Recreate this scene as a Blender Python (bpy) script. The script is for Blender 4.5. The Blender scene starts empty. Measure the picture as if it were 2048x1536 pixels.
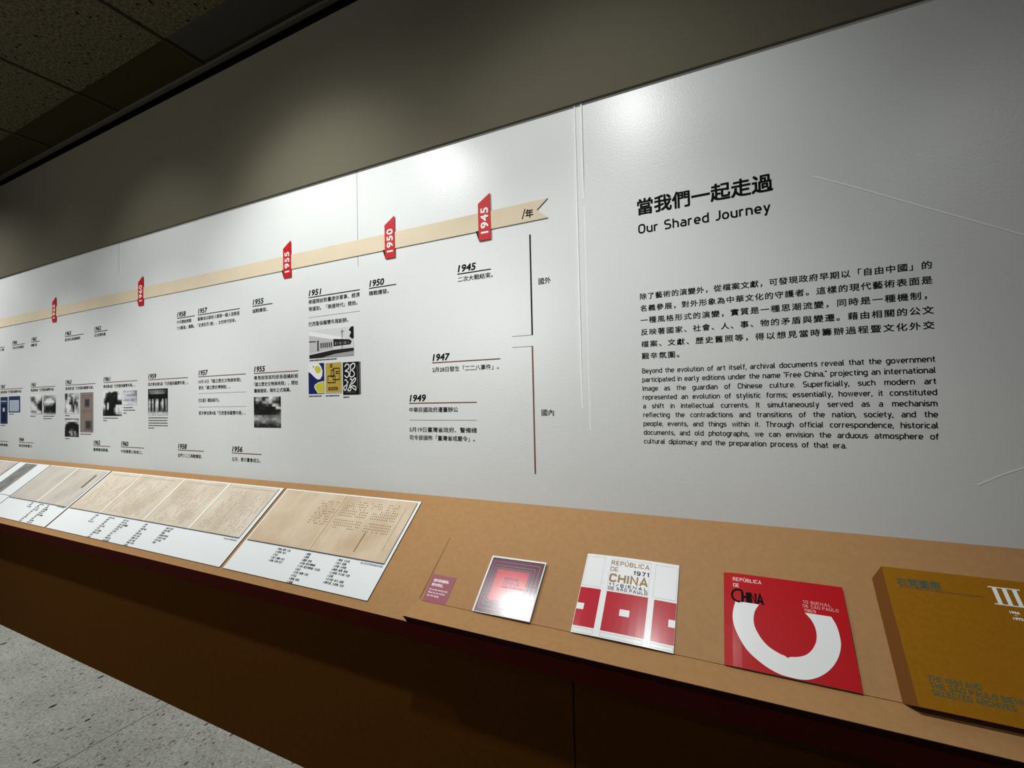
import bpy, bmesh, math, random
from mathutils import Matrix, Vector

SC = bpy.context.scene
COL = SC.collection

# ------------------------------------------------------------------ camera
F_PX = 918.72
cam = bpy.data.cameras.new('camera')
cam.sensor_fit = 'HORIZONTAL'
cam.sensor_width = 36.0
cam.lens = F_PX / 2048 * 36.0
cam.clip_start = 0.02
cam_o = bpy.data.objects.new('camera', cam)
COL.objects.link(cam_o)
RT, DN, FW = ((0.90042072, 0.43445306, -0.0222053), (-0.03047831, 0.01208401, -0.99946238), (-0.43395116, 0.90061341, 0.02412209))
cam_o.matrix_world = Matrix(((RT[0], -DN[0], -FW[0], 0.0), (RT[1], -DN[1], -FW[1], -1.25), (RT[2], -DN[2], -FW[2], 1.4025), (0, 0, 0, 1)))
SC.camera = cam_o

# ------------------------------------------------------------------ world, exposure
w = bpy.data.worlds.new('world')
w.use_nodes = True
w.node_tree.nodes['Background'].inputs[0].default_value = (0.75, 0.8, 0.78, 1)
w.node_tree.nodes['Background'].inputs[1].default_value = 0.0
SC.world = w
SC.view_settings.view_transform = 'Standard'
SC.view_settings.look = 'None'
SC.view_settings.exposure = 0.0
SC.view_settings.gamma = 1.0
SC.view_settings.use_curve_mapping = False


# ------------------------------------------------------------------ lamps
def spot(name, loc, target, watts, half, blend, radius, color=(0.985, 1.0, 0.985)):
    l = bpy.data.lights.new(name, 'SPOT')
    l.energy = watts
    l.spot_size = math.radians(half * 2)
    l.spot_blend = blend
    l.shadow_soft_size = radius
    l.color = color
    o = bpy.data.objects.new(name, l)
    COL.objects.link(o)
    o.location = loc
    o.rotation_euler = (Vector(target) - Vector(loc)).to_track_quat('-Z', 'Y').to_euler()
    return o


# track lamps near the ceiling, about a metre in front of the wall: a wide flood and a tighter beam each
for x, e, eb, ew in ((-5.5, 39, 0, 0), (-4.5, 58, 30, 0), (-3.4, 0, 57, 5), (-2.45, 0, 60, 19), (-1.40, 30, 0, 42), (-0.38, 19, 51, 13)):
    if e: spot('track_flood', (x, -0.94, 2.75), (x, -0.10, 1.2), e, 62, 1.0, 0.03)
    if eb: spot('track_beam', (x, -0.94, 2.75), (x, -0.28, 0.9), eb, 37, 1.0, 0.03)
    if ew: spot('track_wall_beam', (x, -0.94, 2.75), (x, 0.0, 1.72), ew, 38, 0.9, 0.03)
# added fill from behind, no known fixture, lifts the dark upper wall
spot('upper_wall_fill', (-2.6, -4.3, 2.3), (-2.2, 0.0, 2.6), 185, 42, 1.0, 0.3)
spot('right_side_fill', (1.0, -1.7, 2.7), (0.75, -0.38, 0.9), 18, 40, 1.0, 0.03)  # added fill for the right end of the shelf, no lamp known there


# ------------------------------------------------------------------ materials
def lin(c):
    return tuple(((v / 255) / 12.92 if v / 255 <= 0.04045 else ((v / 255 + 0.055) / 1.055) ** 2.4) for v in c)


MATS = {}


def mat(name, rgb, rough=0.6, spec=0.3, noise=0.0, scale=30.0, bump=0.0, bscale=300.0, coat=0.0, crough=0.13, cior=1.5):
    if name in MATS:
        return MATS[name]
    m = bpy.data.materials.new(name)
    m.use_nodes = True
    nt = m.node_tree
    b = nt.nodes['Principled BSDF']
    c = lin(rgb)
    b.inputs['Base Color'].default_value = (*c, 1)
    b.inputs['Roughness'].default_value = rough
    b.inputs['Specular IOR Level'].default_value = spec
    if coat:
        b.inputs['Coat Weight'].default_value = coat
        b.inputs['Coat Roughness'].default_value = crough
        b.inputs['Coat IOR'].default_value = cior
    tc = nt.nodes.new('ShaderNodeTexCoord')
    if noise:
        n = nt.nodes.new('ShaderNodeTexNoise')
        n.inputs['Scale'].default_value = scale
        n.inputs['Detail'].default_value = 6
        nt.links.new(tc.outputs['Object'], n.inputs['Vector'])
        r = nt.nodes.new('ShaderNodeValToRGB')
        r.color_ramp.elements[0].position = 0.3
        r.color_ramp.elements[1].position = 0.7
        r.color_ramp.elements[0].color = (*[v * (1 - noise) for v in c], 1)
        r.color_ramp.elements[1].color = (*[min(1, v * (1 + noise)) for v in c], 1)
        nt.links.new(n.outputs['Fac'], r.inputs['Fac'])
        nt.links.new(r.outputs['Color'], b.inputs['Base Color'])
    if bump:
        n = nt.nodes.new('ShaderNodeTexNoise')
        n.inputs['Scale'].default_value = bscale
        n.inputs['Detail'].default_value = 3
        nt.links.new(tc.outputs['Object'], n.inputs['Vector'])
        bp = nt.nodes.new('ShaderNodeBump')
        bp.inputs['Strength'].default_value = bump
        bp.inputs['Distance'].default_value = 0.002
        nt.links.new(n.outputs['Fac'], bp.inputs['Height'])
        nt.links.new(bp.outputs['Normal'], b.inputs['Normal'])
    MATS[name] = m
    return m


WALL = mat('white_wall_vinyl', (226, 228, 226), 0.34, 0.5, 0.015, 4, 0.10, 160)
BULK = mat('taupe_upper_wall_paint', (98, 94, 79), 0.85, 0.15, 0.02, 3)
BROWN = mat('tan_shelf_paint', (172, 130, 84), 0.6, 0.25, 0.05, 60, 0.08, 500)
BROWN_IN = mat('shaded_fascia_brown', (84, 24, 14), 0.85, 0.05)  # shade and reddish bounce under the shelf put into the colour
LEDGE_IN = mat('shaded_ledge_brown', (52, 18, 12), 0.9, 0.05)  # darkened: shade on the downward-facing ledge front is in the colour
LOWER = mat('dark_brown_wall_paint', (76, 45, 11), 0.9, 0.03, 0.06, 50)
INK = mat('black_lettering', (10, 10, 10), 0.6, 0.06)
SOFTINK = mat('grey_print_ink', (70, 70, 70), 0.6, 0.2)
THIN = mat('thin_grey_rule', (95, 95, 95), 0.6, 0.2)
RULEBR = mat('brown_rule', (118, 74, 52), 0.6, 0.2)
RIBBON = mat('beige_ribbon_card', (222, 206, 179), 0.6, 0.2, 0.03, 12)
RIBEDGE = mat('shaded_ribbon_edge', (120, 112, 104), 0.7, 0.2)  # greyer than the card: shade of the cut edge put into the colour
RED = mat('red_tag_card', (196, 28, 34), 0.5, 0.3)
TAILBLACK = mat('black_folded_tail', (18, 8, 8), 0.6, 0.2)
TAILRED = mat('dark_red_folded_tail', (92, 10, 18), 0.6, 0.2)
WHITE = mat('white_print', (240, 240, 238), 0.5, 0.3)
BOARD = mat('white_board', (232, 236, 236), 0.55, 0.25)
BOARDEDGE = mat('shaded_board_edge', (38, 30, 24), 0.8, 0.1)  # shade on the board's sides painted as a near-black edge
DARKMETAL = mat('dark_metal', (70, 68, 60), 0.4, 0.5)
GAP = mat('black_gap', (6, 6, 5), 0.9, 0.0)
G = {k: mat('photo_grey_%s' % k, (v, v, v), 0.5, 0.25) for k, v in
     dict(a=8, b=30, c=62, d=96, e=128, f=160, g=190, h=215, i=236).items()}


def floor_material():
    m = bpy.data.materials.new('speckled_stone_tile')
    m.use_nodes = True
    nt = m.node_tree
    N, Lk = nt.nodes.new, nt.links.new
    b = nt.nodes['Principled BSDF']
    b.inputs['Roughness'].default_value = 0.7
    b.inputs['Specular IOR Level'].default_value = 0.2
    tc = N('ShaderNodeTexCoord')
    # mottled grain
    n1 = N('ShaderNodeTexNoise'); n1.inputs['Scale'].default_value = 120; n1.inputs['Detail'].default_value = 5
    n1.inputs['Roughness'].default_value = 0.7
    n2 = N('ShaderNodeTexNoise'); n2.inputs['Scale'].default_value = 5; n2.inputs['Detail'].default_value = 3
    mp = N('ShaderNodeMapping'); mp.inputs['Scale'].default_value = (1, 1, 1)
    Lk(tc.outputs['Object'], mp.inputs['Vector'])
    for n in (n1, n2):
        Lk(mp.outputs['Vector'], n.inputs['Vector'])
    r1 = N('ShaderNodeValToRGB')
    r1.color_ramp.elements[0].position = 0.36; r1.color_ramp.elements[0].color = (*lin((160, 161, 152)), 1)
    r1.color_ramp.elements[1].position = 0.60; r1.color_ramp.elements[1].color = (*lin((204, 205, 196)), 1)
    Lk(n1.outputs['Fac'], r1.inputs['Fac'])
    mx = N('ShaderNodeMixRGB'); mx.blend_type = 'MULTIPLY'; mx.inputs[0].default_value = 0.35
    Lk(r1.outputs['Color'], mx.inputs[1]); Lk(n2.outputs['Fac'], mx.inputs[2])
    # small dark pits, stretched along y
    col = mx.outputs[0]
    for sc_, thr, stretch, dark in ((26, 0.10, 0.55, (40, 40, 34)), (60, 0.16, 0.7, (96, 96, 88)), (130, 0.22, 0.8, (120, 120, 110))):
        mp2 = N('ShaderNodeMapping'); mp2.inputs['Scale'].default_value = (1.0, stretch, 1.0)
        mp2.inputs['Rotation'].default_value = (0, 0, -0.5)
        Lk(tc.outputs['Object'], mp2.inputs['Vector'])
        nd = N('ShaderNodeTexNoise'); nd.inputs['Scale'].default_value = 40
        vo = N('ShaderNodeTexVoronoi'); vo.inputs['Scale'].default_value = sc_
        Lk(mp2.outputs['Vector'], vo.inputs['Vector'])
        Lk(mp2.outputs['Vector'], nd.inputs['Vector'])
        wn = N('ShaderNodeTexWhiteNoise'); Lk(vo.outputs['Position'], wn.inputs['Vector'])
        # radius differs per cell: most cells have no pit
        mr = N('ShaderNodeMapRange'); mr.inputs[1].default_value = 0.72; mr.inputs[2].default_value = 1.0
        mr.inputs[3].default_value = 0.0; mr.inputs[4].default_value = thr * 2.2
        Lk(wn.outputs['Value'], mr.inputs[0])
        lt = N('ShaderNodeMath'); lt.operation = 'LESS_THAN'
        Lk(vo.outputs['Distance'], lt.inputs[0]); Lk(mr.outputs[0], lt.inputs[1])
        m2 = N('ShaderNodeMixRGB'); Lk(lt.outputs[0], m2.inputs[0]); Lk(col, m2.inputs[1])
        m2.inputs[2].default_value = (*lin(dark), 1)
        col = m2.outputs[0]
    # slab joints every 1.8 m along x, one at x = -2.009
    sp = N('ShaderNodeSeparateXYZ'); Lk(tc.outputs['Object'], sp.inputs[0])
    ad = N('ShaderNodeMath'); ad.operation = 'ADD'; ad.inputs[1].default_value = 2.009 + 18.0
    Lk(sp.outputs['X'], ad.inputs[0])
    mo = N('ShaderNodeMath'); mo.operation = 'MODULO'; mo.inputs[1].default_value = 1.8
    Lk(ad.outputs[0], mo.inputs[0])
    lt = N('ShaderNodeMath'); lt.operation = 'LESS_THAN'; lt.inputs[1].default_value = 0.004
    Lk(mo.outputs[0], lt.inputs[0])
    m3 = N('ShaderNodeMixRGB'); Lk(lt.outputs[0], m3.inputs[0]); Lk(col, m3.inputs[1])
    m3.inputs[2].default_value = (*lin((92, 92, 84)), 1)
    Lk(m3.outputs[0], b.inputs['Base Color'])
    bp = N('ShaderNodeBump'); bp.inputs['Strength'].default_value = 0.25; bp.inputs['Distance'].default_value = 0.003
    Lk(n1.outputs['Fac'], bp.inputs['Height']); Lk(bp.outputs['Normal'], b.inputs['Normal'])
    return m


def ceiling_material():
    m = bpy.data.materials.new('rough_acoustic_ceiling_tile')
    m.use_nodes = True
    nt = m.node_tree
    N, Lk = nt.nodes.new, nt.links.new
    b = nt.nodes['Principled BSDF']
    b.inputs['Roughness'].default_value = 0.95
    b.inputs['Specular IOR Level'].default_value = 0.05
    tc = N('ShaderNodeTexCoord')
    n = N('ShaderNodeTexNoise'); n.inputs['Scale'].default_value = 95; n.inputs['Detail'].default_value = 6
    Lk(tc.outputs['Object'], n.inputs['Vector'])
    r = N('ShaderNodeValToRGB')
    r.color_ramp.elements[0].position = 0.35; r.color_ramp.elements[0].color = (*lin((62, 58, 42)), 1)
    r.color_ramp.elements[1].position = 0.65; r.color_ramp.elements[1].color = (*lin((98, 92, 72)), 1)
    Lk(n.outputs['Fac'], r.inputs['Fac'])
    vo = N('ShaderNodeTexVoronoi'); vo.inputs['Scale'].default_value = 42
    Lk(tc.outputs['Object'], vo.inputs['Vector'])
    wn = N('ShaderNodeTexWhiteNoise'); Lk(vo.outputs['Position'], wn.inputs['Vector'])
    mr = N('ShaderNodeMapRange'); mr.inputs[1].default_value = 0.6; mr.inputs[2].default_value = 1.0
    mr.inputs[3].default_value = 0.0; mr.inputs[4].default_value = 0.3
    Lk(wn.outputs['Value'], mr.inputs[0])
    lt = N('ShaderNodeMath'); lt.operation = 'LESS_THAN'
    Lk(vo.outputs['Distance'], lt.inputs[0]); Lk(mr.outputs[0], lt.inputs[1])
    mx = N('ShaderNodeMixRGB'); Lk(lt.outputs[0], mx.inputs[0]); Lk(r.outputs['Color'], mx.inputs[1])
    mx.inputs[2].default_value = (*lin((22, 20, 14)), 1)
    Lk(mx.outputs[0], b.inputs['Base Color'])
    bp = N('ShaderNodeBump'); bp.inputs['Strength'].default_value = 0.5; bp.inputs['Distance'].default_value = 0.004
    Lk(n.outputs['Fac'], bp.inputs['Height']); Lk(bp.outputs['Normal'], b.inputs['Normal'])
    return m


def paper_material(name, base, stain, streak=0.5):
    m = bpy.data.materials.new(name)
    m.use_nodes = True
    nt = m.node_tree
    N, Lk = nt.nodes.new, nt.links.new
    b = nt.nodes['Principled BSDF']
    b.inputs['Roughness'].default_value = 0.55
    b.inputs['Specular IOR Level'].default_value = 0.25
    tc = N('ShaderNodeTexCoord')
    n = N('ShaderNodeTexNoise'); n.inputs['Scale'].default_value = 7; n.inputs['Detail'].default_value = 5
    Lk(tc.outputs['Object'], n.inputs['Vector'])
    r = N('ShaderNodeValToRGB')
    r.color_ramp.elements[0].position = 0.33; r.color_ramp.elements[0].color = (*lin(stain), 1)
    r.color_ramp.elements[1].position = 0.62; r.color_ramp.elements[1].color = (*lin(base), 1)
    Lk(n.outputs['Fac'], r.inputs['Fac'])
    mp = N('ShaderNodeMapping'); mp.inputs['Scale'].default_value = (220, 9, 1)
    Lk(tc.outputs['Object'], mp.inputs['Vector'])
    n2 = N('ShaderNodeTexNoise'); n2.inputs['Scale'].default_value = 1; n2.inputs['Detail'].default_value = 2
    Lk(mp.outputs['Vector'], n2.inputs['Vector'])
    r2 = N('ShaderNodeValToRGB')
    r2.color_ramp.elements[0].position = 0.3; r2.color_ramp.elements[0].color = (0.72, 0.72, 0.72, 1)
    r2.color_ramp.elements[1].position = 0.55; r2.color_ramp.elements[1].color = (1, 1, 1, 1)
    Lk(n2.outputs['Fac'], r2.inputs['Fac'])
    mx = N('ShaderNodeMixRGB'); mx.blend_type = 'MULTIPLY'; mx.inputs[0].default_value = streak
    Lk(r.outputs['Color'], mx.inputs[1]); Lk(r2.outputs['Color'], mx.inputs[2])
    Lk(mx.outputs[0], b.inputs['Base Color'])
    return m


def picture_material():
    m = bpy.data.materials.new('printed_halftone_picture')
    m.use_nodes = True
    nt = m.node_tree
    b = nt.nodes['Principled BSDF']
    b.inputs['Roughness'].default_value = 0.5
    a = nt.nodes.new('ShaderNodeAttribute')
    a.attribute_name = 'Col'
    nt.links.new(a.outputs['Color'], b.inputs['Base Color'])
    return m


PIC = picture_material()


# ------------------------------------------------------------------ glyph helpers
_curve = bpy.data.curves.new('glyph_source', 'FONT')
_curve.resolution_u = 3
_glyph_obj = bpy.data.objects.new('glyph_source', _curve)
COL.objects.link(_glyph_obj)
_cache = {}


def font_mesh(s, space=1.0, shear=0.0):
    """vertices and faces of a string set in the built-in face, em = 1"""
    k = (s, round(space, 4), shear)
    if k not in _cache:
        _curve.body = s
        _curve.size = 1.0
        _curve.space_character = space
        _curve.shear = shear
        dg = bpy.context.evaluated_depsgraph_get()
        dg.update()
        me = bpy.data.meshes.new_from_object(_glyph_obj.evaluated_get(dg))
        _cache[k] = ([tuple(v.co) for v in me.vertices], [tuple(p.vertices) for p in me.polygons])
        bpy.data.meshes.remove(me)
    return _cache[k]


# a rounded technical sans drawn as single strokes; 'r' marks a rounded corner. cap height 1
R_ = 'r'
DIN = {
    'a': (.42, [[(.04, .66), (.42, .66, R_), (.42, .06)], [(.42, .39), (0, .39, R_), (0, .06, R_), (.42, .06)], [(.42, .1), (.42, 0)]]),
    'b': (.44, [[(0, 1), (0, .06), (.44, .06, R_), (.44, .66, R_), (0, .66)]]),
    'c': (.38, [[(.38, .66), (0, .66, R_), (0, .06, R_), (.38, .06)]]),
    'd': (.44, [[(.44, 1), (.44, .06), (0, .06, R_), (0, .66, R_), (.44, .66)], [(.44, .1), (.44, 0)]]),
    'e': (.43, [[(.40, .06), (0, .06, R_), (0, .66, R_), (.43, .66, R_), (.43, .35), (0, .35)]]),
    'f': (.28, [[(.30, .94), (.1, .94, R_), (.1, 0)], [(-.02, .66), (.28, .66)]]),
    'g': (.44, [[(.44, .66), (0, .66, R_), (0, .06, R_), (.44, .06)], [(.44, .72), (.44, -.22, R_), (.04, -.22)]]),
    'h': (.42, [[(0, 0), (0, 1)], [(0, .66), (.42, .66, R_), (.42, 0)]]),
    'i': (.0, [[(0, 0), (0, .72)], [(0, .86), (0, 1)]]),
    'j': (.06, [[(.06, .72), (.06, -.22, R_), (-.08, -.22)], [(.06, .86), (.06, 1)]]),
    'k': (.40, [[(0, 0), (0, 1)], [(.40, .72), (.02, .30)], [(.14, .43), (.42, 0)]]),
    'l': (.14, [[(0, 1), (0, .06, R_), (.16, .06)]]),
    'm': (.70, [[(0, 0), (0, .72)], [(0, .66), (.35, .66, R_), (.35, 0)], [(.30, .66), (.70, .66, R_), (.70, 0)]]),
    'n': (.42, [[(0, 0), (0, .72)], [(0, .66), (.42, .66, R_), (.42, 0)]]),
    'o': (.44, [[(.22, .06), (0, .06, R_), (0, .66, R_), (.44, .66, R_), (.44, .06, R_), (.22, .06)]]),
    'p': (.44, [[(0, -.26), (0, .66), (.44, .66, R_), (.44, .06, R_), (0, .06)]]),
    'q': (.44, [[(.44, -.26), (.44, .66), (0, .66, R_), (0, .06, R_), (.44, .06)]]),
    'r': (.27, [[(0, 0), (0, .72)], [(0, .50), (0, .66, R_), (.28, .66)]]),
    's': (.38, [[(.36, .66), (0, .66, R_), (0, .37, R_), (.38, .35, R_), (.38, .06, R_), (0, .06)]]),
    't': (.27, [[(.09, .90), (.09, .06, R_), (.28, .06)], [(-.03, .66), (.27, .66)]]),
    'u': (.42, [[(0, .72), (0, .06, R_), (.42, .06)], [(.42, 0), (.42, .72)]]),
    'v': (.40, [[(0, .72), (.20, .04), (.40, .72)]]),
    'w': (.62, [[(0, .72), (.15, .04), (.31, .70), (.47, .04), (.62, .72)]]),
    'x': (.38, [[(0, .72), (.38, 0)], [(0, 0), (.38, .72)]]),
    'y': (.42, [[(0, .72), (.21, .06)], [(.42, .72), (.14, -.24), (.02, -.24)]]),
    'z': (.38, [[(0, .66), (.38, .66), (0, .06), (.38, .06)]]),
    'A': (.56, [[(0, 0), (.28, .96), (.56, 0)], [(.10, .28), (.46, .28)]]),
    'B': (.50, [[(0, .06), (0, .94), (.46, .94, R_), (.46, .52, R_), (0, .52)], [(.2, .52), (.50, .52, R_), (.50, .06, R_), (0, .06)]]),
    'C': (.48, [[(.48, .72), (.48, .94, R_), (0, .94, R_), (0, .06, R_), (.48, .06, R_), (.48, .28)]]),
    'D': (.50, [[(0, .06), (0, .94), (.50, .94, R_), (.50, .06, R_), (0, .06)]]),
    'E': (.44, [[(.46, .94), (0, .94), (0, .06), (.46, .06)], [(0, .5), (.40, .5)]]),
    'F': (.42, [[(.44, .94), (0, .94), (0, 0)], [(0, .5), (.38, .5)]]),
    'H': (.50, [[(0, 0), (0, 1)], [(.50, 0), (.50, 1)], [(0, .5), (.50, .5)]]),
    'I': (.0, [[(0, 0), (0, 1)]]),
    'J': (.30, [[(.30, 1), (.30, .06, R_), (-.04, .06)]]),
    'L': (.42, [[(0, 1), (0, .06), (.44, .06)]]),
    'M': (.62, [[(0, 0), (0, .98), (.31, .3), (.62, .98), (.62, 0)]]),
    'N': (.50, [[(0, 0), (0, .96), (.50, .04), (.50, 1)]]),
    'O': (.52, [[(.26, .06), (0, .06, R_), (0, .94, R_), (.52, .94, R_), (.52, .06, R_), (.26, .06)]]),
    'P': (.48, [[(0, 0), (0, .94), (.48, .94, R_), (.48, .45, R_), (0, .45)]]),
    'R': (.50, [[(0, 0), (0, .94), (.48, .94, R_), (.48, .48, R_), (0, .48)], [(.26, .48), (.52, 0)]]),
    'S': (.50, [[(.47, .94), (0, .94, R_), (0, .53, R_), (.50, .49, R_), (.50, .06, R_), (0, .06)]]),
    'T': (.50, [[(0, .94), (.50, .94)], [(.25, 0), (.25, .94)]]),
    'U': (.50, [[(0, 1), (0, .06, R_), (.50, .06, R_), (.50, 1)]]),
    'V': (.54, [[(0, 1), (.27, .04), (.54, 1)]]),
    '0': (.46, [[(.23, .06), (0, .06, R_), (0, .94, R_), (.46, .94, R_), (.46, .06, R_), (.23, .06)]]),
    '1': (.20, [[(0, .78), (.18, .94), (.20, 0)]]),
    '3': (.46, [[(0, .94), (.46, .94, R_), (.46, .52, R_), (.15, .52)], [(.15, .52), (.46, .52, R_), (.46, .06, R_), (0, .06)]]),
    '6': (.46, [[(.40, .94), (0, .94, R_), (0, .06, R_), (.46, .06, R_), (.46, .55, R_), (0, .55)]]),
    '7': (.46, [[(0, .94), (.46, .94), (.16, 0)]]),
    '9': (.46, [[(.04, .06), (.46, .06, R_), (.46, .94, R_), (0, .94, R_), (0, .44, R_), (.46, .44)]]),
    '.': (.0, [[(0, 0), (0, .14)]]),
    ',': (.0, [[(.02, .14), (-.04, -.14)]]),
    ';': (.0, [[(.02, .14), (-.04, -.14)], [(.02, .58), (.02, .72)]]),
    '/': (.40, [[(0, 0), (.40, .9)]]),
    '-': (.30, [[(0, .4), (.30, .4)]]),
    '"': (.14, [[(0, 1), (0, .8)], [(.14, 1), (.14, .8)]]),
}
ACC = {'Ú': ('U', [[(.18, 1.12), (.36, 1.28)]]), 'Ã': ('A', [[(.10, 1.10), (.22, 1.20), (.34, 1.12), (.46, 1.22)]])}


def fillet(path, rad):
    out = []
    n = len(path)
    for i, p in enumerate(path):
        if len(p) == 3 and 0 < i < n - 1:
            P = Vector(p[:2]); A = Vector(path[i - 1][:2]); B = Vector(path[i + 1][:2])
            da = (A - P); db = (B - P)
            r = min(rad, da.length * (0.5 if len(path[i - 1]) == 3 else 0.98), db.length * (0.5 if len(path[i + 1]) == 3 else 0.98))
            a = P + da.normalized() * r
            b = P + db.normalized() * r
            for t in (0, .25, .5, .75, 1):
                u, v, ww = (1 - t) ** 2, 1.4142 * t * (1 - t), t ** 2      # rational: a true arc
                q = (a * u + P * v + b * ww) / (u + v + ww)
                out.append((q.x, q.y))
        else:
            out.append(p[:2])
    return out


def ribbon_strip(path, wid):
    """left/right offset points of a polyline"""
    q = [path[0]]
    lim = wid * 0.04
    for p in path[1:]:
        if math.hypot(p[0] - q[-1][0], p[1] - q[-1][1]) > lim: q.append(p)
    path = q
    n = len(path)
    L, Rr = [], []
    for i in range(n):
        p = Vector(path[i])
        d0 = (p - Vector(path[i - 1])).normalized() if i else None
        d1 = (Vector(path[i + 1]) - p).normalized() if i < n - 1 else None
        if d0 is None: d0 = d1
        if d1 is None: d1 = d0
        nn = Vector((-(d0.y + d1.y), d0.x + d1.x))
        if nn.length < 1e-6: nn = Vector((-d0.y, d0.x))
        nn.normalize()
        c = max(0.45, nn.dot(Vector((-d0.y, d0.x))))
        o = nn * (wid / 2 / c)
        L.append((p.x + o.x, p.y + o.y)); Rr.append((p.x - o.x, p.y - o.y))
    return L, Rr


def din_width(s, track, space):
    x = 0
    for ch in s:
        if ch == ' ': x += space
        else: x += DIN[ACC[ch][0] if ch in ACC else ch][0] + track
    return x - track


# ------------------------------------------------------------------ mesh builder (local plane: x right, y up, z out)
class MB:
    def __init__(self):
        self.v, self.f, self.mi, self.m = [], [], [], []

    def mid(self, m):
        if m not in self.m: self.m.append(m)
        return self.m.index(m)

    def add(self, verts, faces, m):
        o = len(self.v); k = self.mid(m)
        self.v += [tuple(p) for p in verts]
        for f in faces:
            self.f.append(tuple(i + o for i in f)); self.mi.append(k)
        return self

    def poly(self, pts, z, m):
        return self.add([(p[0], p[1], z) for p in pts], [tuple(range(len(pts)))], m)

    def rect(self, x0, y0, x1, y1, z, m):
        return self.poly([(x0, y0), (x1, y0), (x1, y1), (x0, y1)], z, m)

    def prism(self, pts, z0, z1, m, side=None):
        n = len(pts)
        a = sum(pts[i][0] * pts[(i + 1) % n][1] - pts[(i + 1) % n][0] * pts[i][1] for i in range(n))
        if a < 0: pts = pts[::-1]
        self.add([(p[0], p[1], z1) for p in pts], [tuple(range(n))], m)
        self.add([(p[0], p[1], z0) for p in pts], [tuple(range(n))[::-1]], side or m)
        self.add([(p[0], p[1], z0) for p in pts] + [(p[0], p[1], z1) for p in pts],
                 [(i, (i + 1) % n, n + (i + 1) % n, n + i) for i in range(n)], side or m)
        return self

    def box(self, x0, y0, x1, y1, z0, z1, m, side=None):
        return self.prism([(x0, y0), (x1, y0), (x1, y1), (x0, y1)], z0, z1, m, side)

    def stroke(self, path, wid, z, m, rad=0.0):
        p = fillet(path, rad) if rad else [q[:2] for q in path]
        L, Rr = ribbon_strip(p, wid)
        n = len(L)
        return self.add([(a[0], a[1], z) for a in Rr] + [(a[0], a[1], z) for a in L],
                        [(i, i + 1, n + i + 1, n + i) for i in range(n - 1)], m)

    def font(self, s, x, y, em, z, m, width=None, space=1.0, shear=0.0, bold=0.0, rot=0.0, height=None):
        """built-in face; width fits the string to an exact width"""
        V, Fc = font_mesh(s, space, shear)
        if not V: return self
        xs = [p[0] for p in V]; ys = [p[1] for p in V]
        x0, x1 = min(xs), max(xs)
        sx = em if width is None else width / max(1e-6, x1 - x0)
        sy = em if height is None else height / (max(ys) - 0)
        off = [(0, 0)] if not bold else [(-bold, -bold), (bold, -bold), (bold, bold), (-bold, bold), (0, 0)]
        c, sn = math.cos(rot), math.sin(rot)
        for k, (ox, oy) in enumerate(off):
            P = []
            zz = z + k * 2e-5
            for p in V:
                a = (p[0] - x0) * sx + ox * em; b = p[1] * sy + oy * em
                P.append((x + a * c - b * sn, y + a * sn + b * c, zz))
            self.add(P, Fc, m)
        return self

    def din(self, s, x, y, cap, z, m, width=None, wt=.125, track=.2, space=.34, rad=.22, justify=False, stretch=None):
        nsp = s.count(' ')
        if width is not None:
            target = width / cap - wt
            if justify and nsp:
                # word spaces stretch, letters keep their set
                k = stretch or 1.0
                base = din_width(s, track, 0) * k
                space = (target - base) / nsp / k
            else:
                k = target / din_width(s, track, space)
        else:
            k = 1.0
        cx = wt / 2
        for ch in s:
            if ch == ' ':
                cx += space * k
                continue
            base, extra = (ACC[ch][0], ACC[ch][1]) if ch in ACC else (ch, [])
            gw, st = DIN[base]
            for j, path in enumerate(st + extra):
                pp = [((cx + q[0] * k), q[1]) + tuple(q[2:]) for q in path]
                pp = fillet(pp, rad)
                self.stroke([(x + a[0] * cap, y + a[1] * cap) for a in pp], wt * cap, z + j * 2e-5, m)
            cx += (gw + track) * k
        return self

    def bend(self, fn, z=0.0, grid=None):
        """lift every vertex by fn(x, y); grid cuts faces so that they follow the curve"""
        if grid:
            bm = bmesh.new()
            vs = [bm.verts.new(p) for p in self.v]
            for f, k in zip(self.f, self.mi):
                try:
                    bm.faces.new([vs[i] for i in f]).material_index = k
                except ValueError:
                    pass
            xs = [p[0] for p in self.v]; ys = [p[1] for p in self.v]
            for ax, lo, hi in ((0, min(xs), max(xs)), (1, min(ys), max(ys))):
                q = math.floor(lo / grid) * grid + grid
                while q < hi:
                    co = Vector((q, 0, 0)) if ax == 0 else Vector((0, q, 0))
                    no = Vector((1, 0, 0)) if ax == 0 else Vector((0, 1, 0))
                    bmesh.ops.bisect_plane(bm, geom=bm.verts[:] + bm.edges[:] + bm.faces[:], dist=1e-7, plane_co=co, plane_no=no)
                    q += grid
            bm.verts.index_update()
            self.v = [tuple(v.co) for v in bm.verts]
            self.f = [tuple(v.index for v in f.verts) for f in bm.faces]
            self.mi = [f.material_index for f in bm.faces]
            bm.free()
        self.v = [(p[0], p[1], p[2] + fn(p[0], p[1]) + z) for p in self.v]
        return self

    def build(self, name, parent=None, loc=(0, 0, 0), rot=(0, 0, 0), smooth=False):
        me = bpy.data.meshes.new(name)
        me.from_pydata(self.v, [], self.f)
        for m in self.m: me.materials.append(m)
        me.polygons.foreach_set('material_index', self.mi)
        if smooth: me.polygons.foreach_set('use_smooth', [True] * len(self.f))
        me.update()
        o = bpy.data.objects.new(name, me)
        COL.objects.link(o)
        o.location = loc
        o.rotation_euler = rot
        if parent: o.parent = parent
        return o


def tag(o, label, cat, group=None):
    o['label'] = label
    o['category'] = cat
    if group: o['group'] = group
    return o


def struct(o):
    o['kind'] = 'structure'
    return o


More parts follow.
